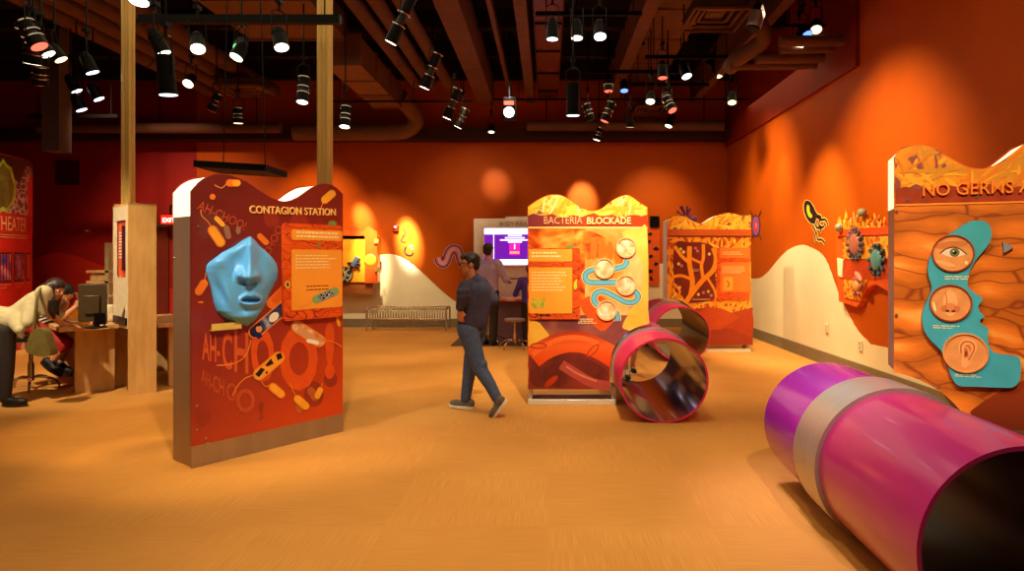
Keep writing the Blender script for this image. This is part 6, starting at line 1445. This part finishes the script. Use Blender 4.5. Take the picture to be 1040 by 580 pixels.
# ---------------------------------------------------------------- standing helper for the people at the kiosk
def standing(loc, H, f, label, skin, hairm, topm, botm, arms, shorts=False, sock=None, topname='shirt', botname='trousers', shoem=None, solem=None, stance=(0, 0), wid=.055):
    r = empty('person', loc, label, 'person'); L0 = Vector(loc); f = Vector((*f, 0)).normalized(); l = up.cross(f); hs = H/7.3
    W = lambda x, y, z: L0+f*x+l*y+up*(z*H)
    pel, che, nk, hd = W(0,0,.53), W(0,0,.74), W(0,0,.83), W(.015,0,.93); R = basis(f)
    b = MB(); b.chain([(pel,.085*H/1.7+.02),(W(0,0,.62),.09),(che,.1)], skin); b.chain([(che,.08),(nk,.05),(hd-up*hs*.3,.05)], skin); S = [W(0,s*.105*H,.80) for s in (1,-1)]; b.cap(S[0],.045,S[1],.045,skin)
    Hh = [W(0,s*.05*H,.51) for s in (1,-1)]; K = [W(.015+stance[i]*.5,s*wid*H,.28) for i, s in enumerate((1,-1))]; A = [W(-.01+stance[i],s*wid*H,.05) for i, s in enumerate((1,-1))]
    for i in (0,1): b.chain([(Hh[i],.05*H),(K[i],.034*H),(A[i],.024*H)], skin)
    b.cap(Hh[0],.05*H,Hh[1],.05*H,skin); E = []; Wr = []
    for i, (e, w_) in enumerate(arms): e = W(*e); w_ = W(*w_); E.append(e); Wr.append(w_); b.chain([(S[i],.028*H),(e,.023*H),(w_,.016*H)], skin); hand(b, w_, (w_-e)+f*.05, up, .1*H, skin, .5, 1 if i else -1)
    head(b, hd, R, hs, skin); blob(b, 'body', r, L0, .010, 3); face(r, L0, hd, R, hs)
    q = lambda x, y, z: hd+R@(Vector((x,y,z))*hs)
    b = MB(); b.ell(q(-.09,0,.16), (.44*hs,.39*hs,.38*hs), hairm, R); b.ell(q(-.22,0,-.06), (.28*hs,.35*hs,.32*hs), hairm, R); blob(b, 'hair', r, L0, .010, 2)
    b = MB(); b.cap(S[0],.042*H,S[1],.042*H,topm)
    for s in (1,0,-1): b.chain([(W(0,s*.045*H,.74),.068*H),(W(0,s*.04*H,.62),.062*H),(W(0,s*.04*H,.52),.066*H)], topm)
    for i in (0,1): b.chain([(S[i],.042*H),(E[i],.034*H)]+([(Wr[i]*.8+E[i]*.2,.026*H)] if not shorts else []), topm)
    blob(b, topname, r, L0, .012, 3)
    b = MB(); b.cap(Hh[0],.062*H,Hh[1],.062*H,botm)
    for i in (0,1): b.chain([(Hh[i],.064*H),(K[i],.045*H)]+([(A[i],.036*H)] if not shorts else []), botm)
    blob(b, botname, r, L0, .012, 3)
    for i in (0,1):
        h_ = W(-.05+stance[i],(1-2*i)*wid*H,0); shoe(r, L0, h_, h_+f*.15*H, up, 1, shoem or m_shb, solem or m_shb, ankle=A[i])
        if sock: b = MB(); b.cyl(A[i]-up*.02, A[i]+up*.06, .034*H/1.2, sock, .030*H/1.2, n=14); b.build('sock', r, off=L0)
    return r
m_lav = M('shirt_lavender', (170,150,190), .8, scale=20, var=.08)
q_ = P(496, 300, 11.1); standing((q_.x, 11.1, .013), 1.74, (.35,1), 'man in lavender shirt standing at the kiosk counter, seen from behind', m_skB, m_hairC, m_lav, m_trs, [((.1,.28,.66),(.4,.22,.63)), ((.05,-.3,.64),(.42,-.2,.62))])
m_vio = M('shirt_violet', (84,56,150), .8, scale=18, var=.25); q_ = P(538, 300, 11.15); standing((q_.x, 11.2, .013), 1.38, (-.1,1), 'child in violet shirt at the kiosk counter, half hidden by the central display', m_skA, m_hairB, m_vio, m_trs, [((.05,.25,.62),(.25,.2,.62)), ((.05,-.24,.62),(.25,-.16,.62))])
q_ = P(640, 380, 8.15); standing((q_.x, 8.2, 0), 1.3, (.15,-1), 'child in black and white sneakers behind the central display, seen through the pink tunnel', m_skA, m_hairB, m_reds, M('shorts_dark', (40,30,60), .8), [((.0,.2,.62),(.1,.2,.5)), ((.0,-.2,.62),(.1,-.2,.5))], shorts=True, sock=m_white, shoem=m_shb, solem=m_white, botname='shorts', stance=(-.22, .2), wid=.075)

# ================================================================== repeats of a kind share a group
GR = {'spotlight': 'spotlights hanging under the dark ceiling', 'exhibit display': 'wavy-topped exhibit displays on the carpet', 'tunnel': 'crawl tunnels through the displays', 'stool': 'chrome stools in the hall', 'pipe': 'pipes under the ceiling',
      'beam': 'beams under the ceiling', 'lighting rail': 'black lighting rails', 'pole': 'golden poles up to the ceiling', 'wall decal': 'germ decals on the walls', 'outlet': 'wall outlets on the right wall', 'desk': 'maple desks round the tower', 'duct': 'air ducts under the ceiling', 'monitor': 'monitors on the desks', 'person': 'visitors in the hall'}
for ob in bpy.data.objects:
    if not ob.parent and ob.get('category') in GR: ob['group'] = GR[ob['category']]
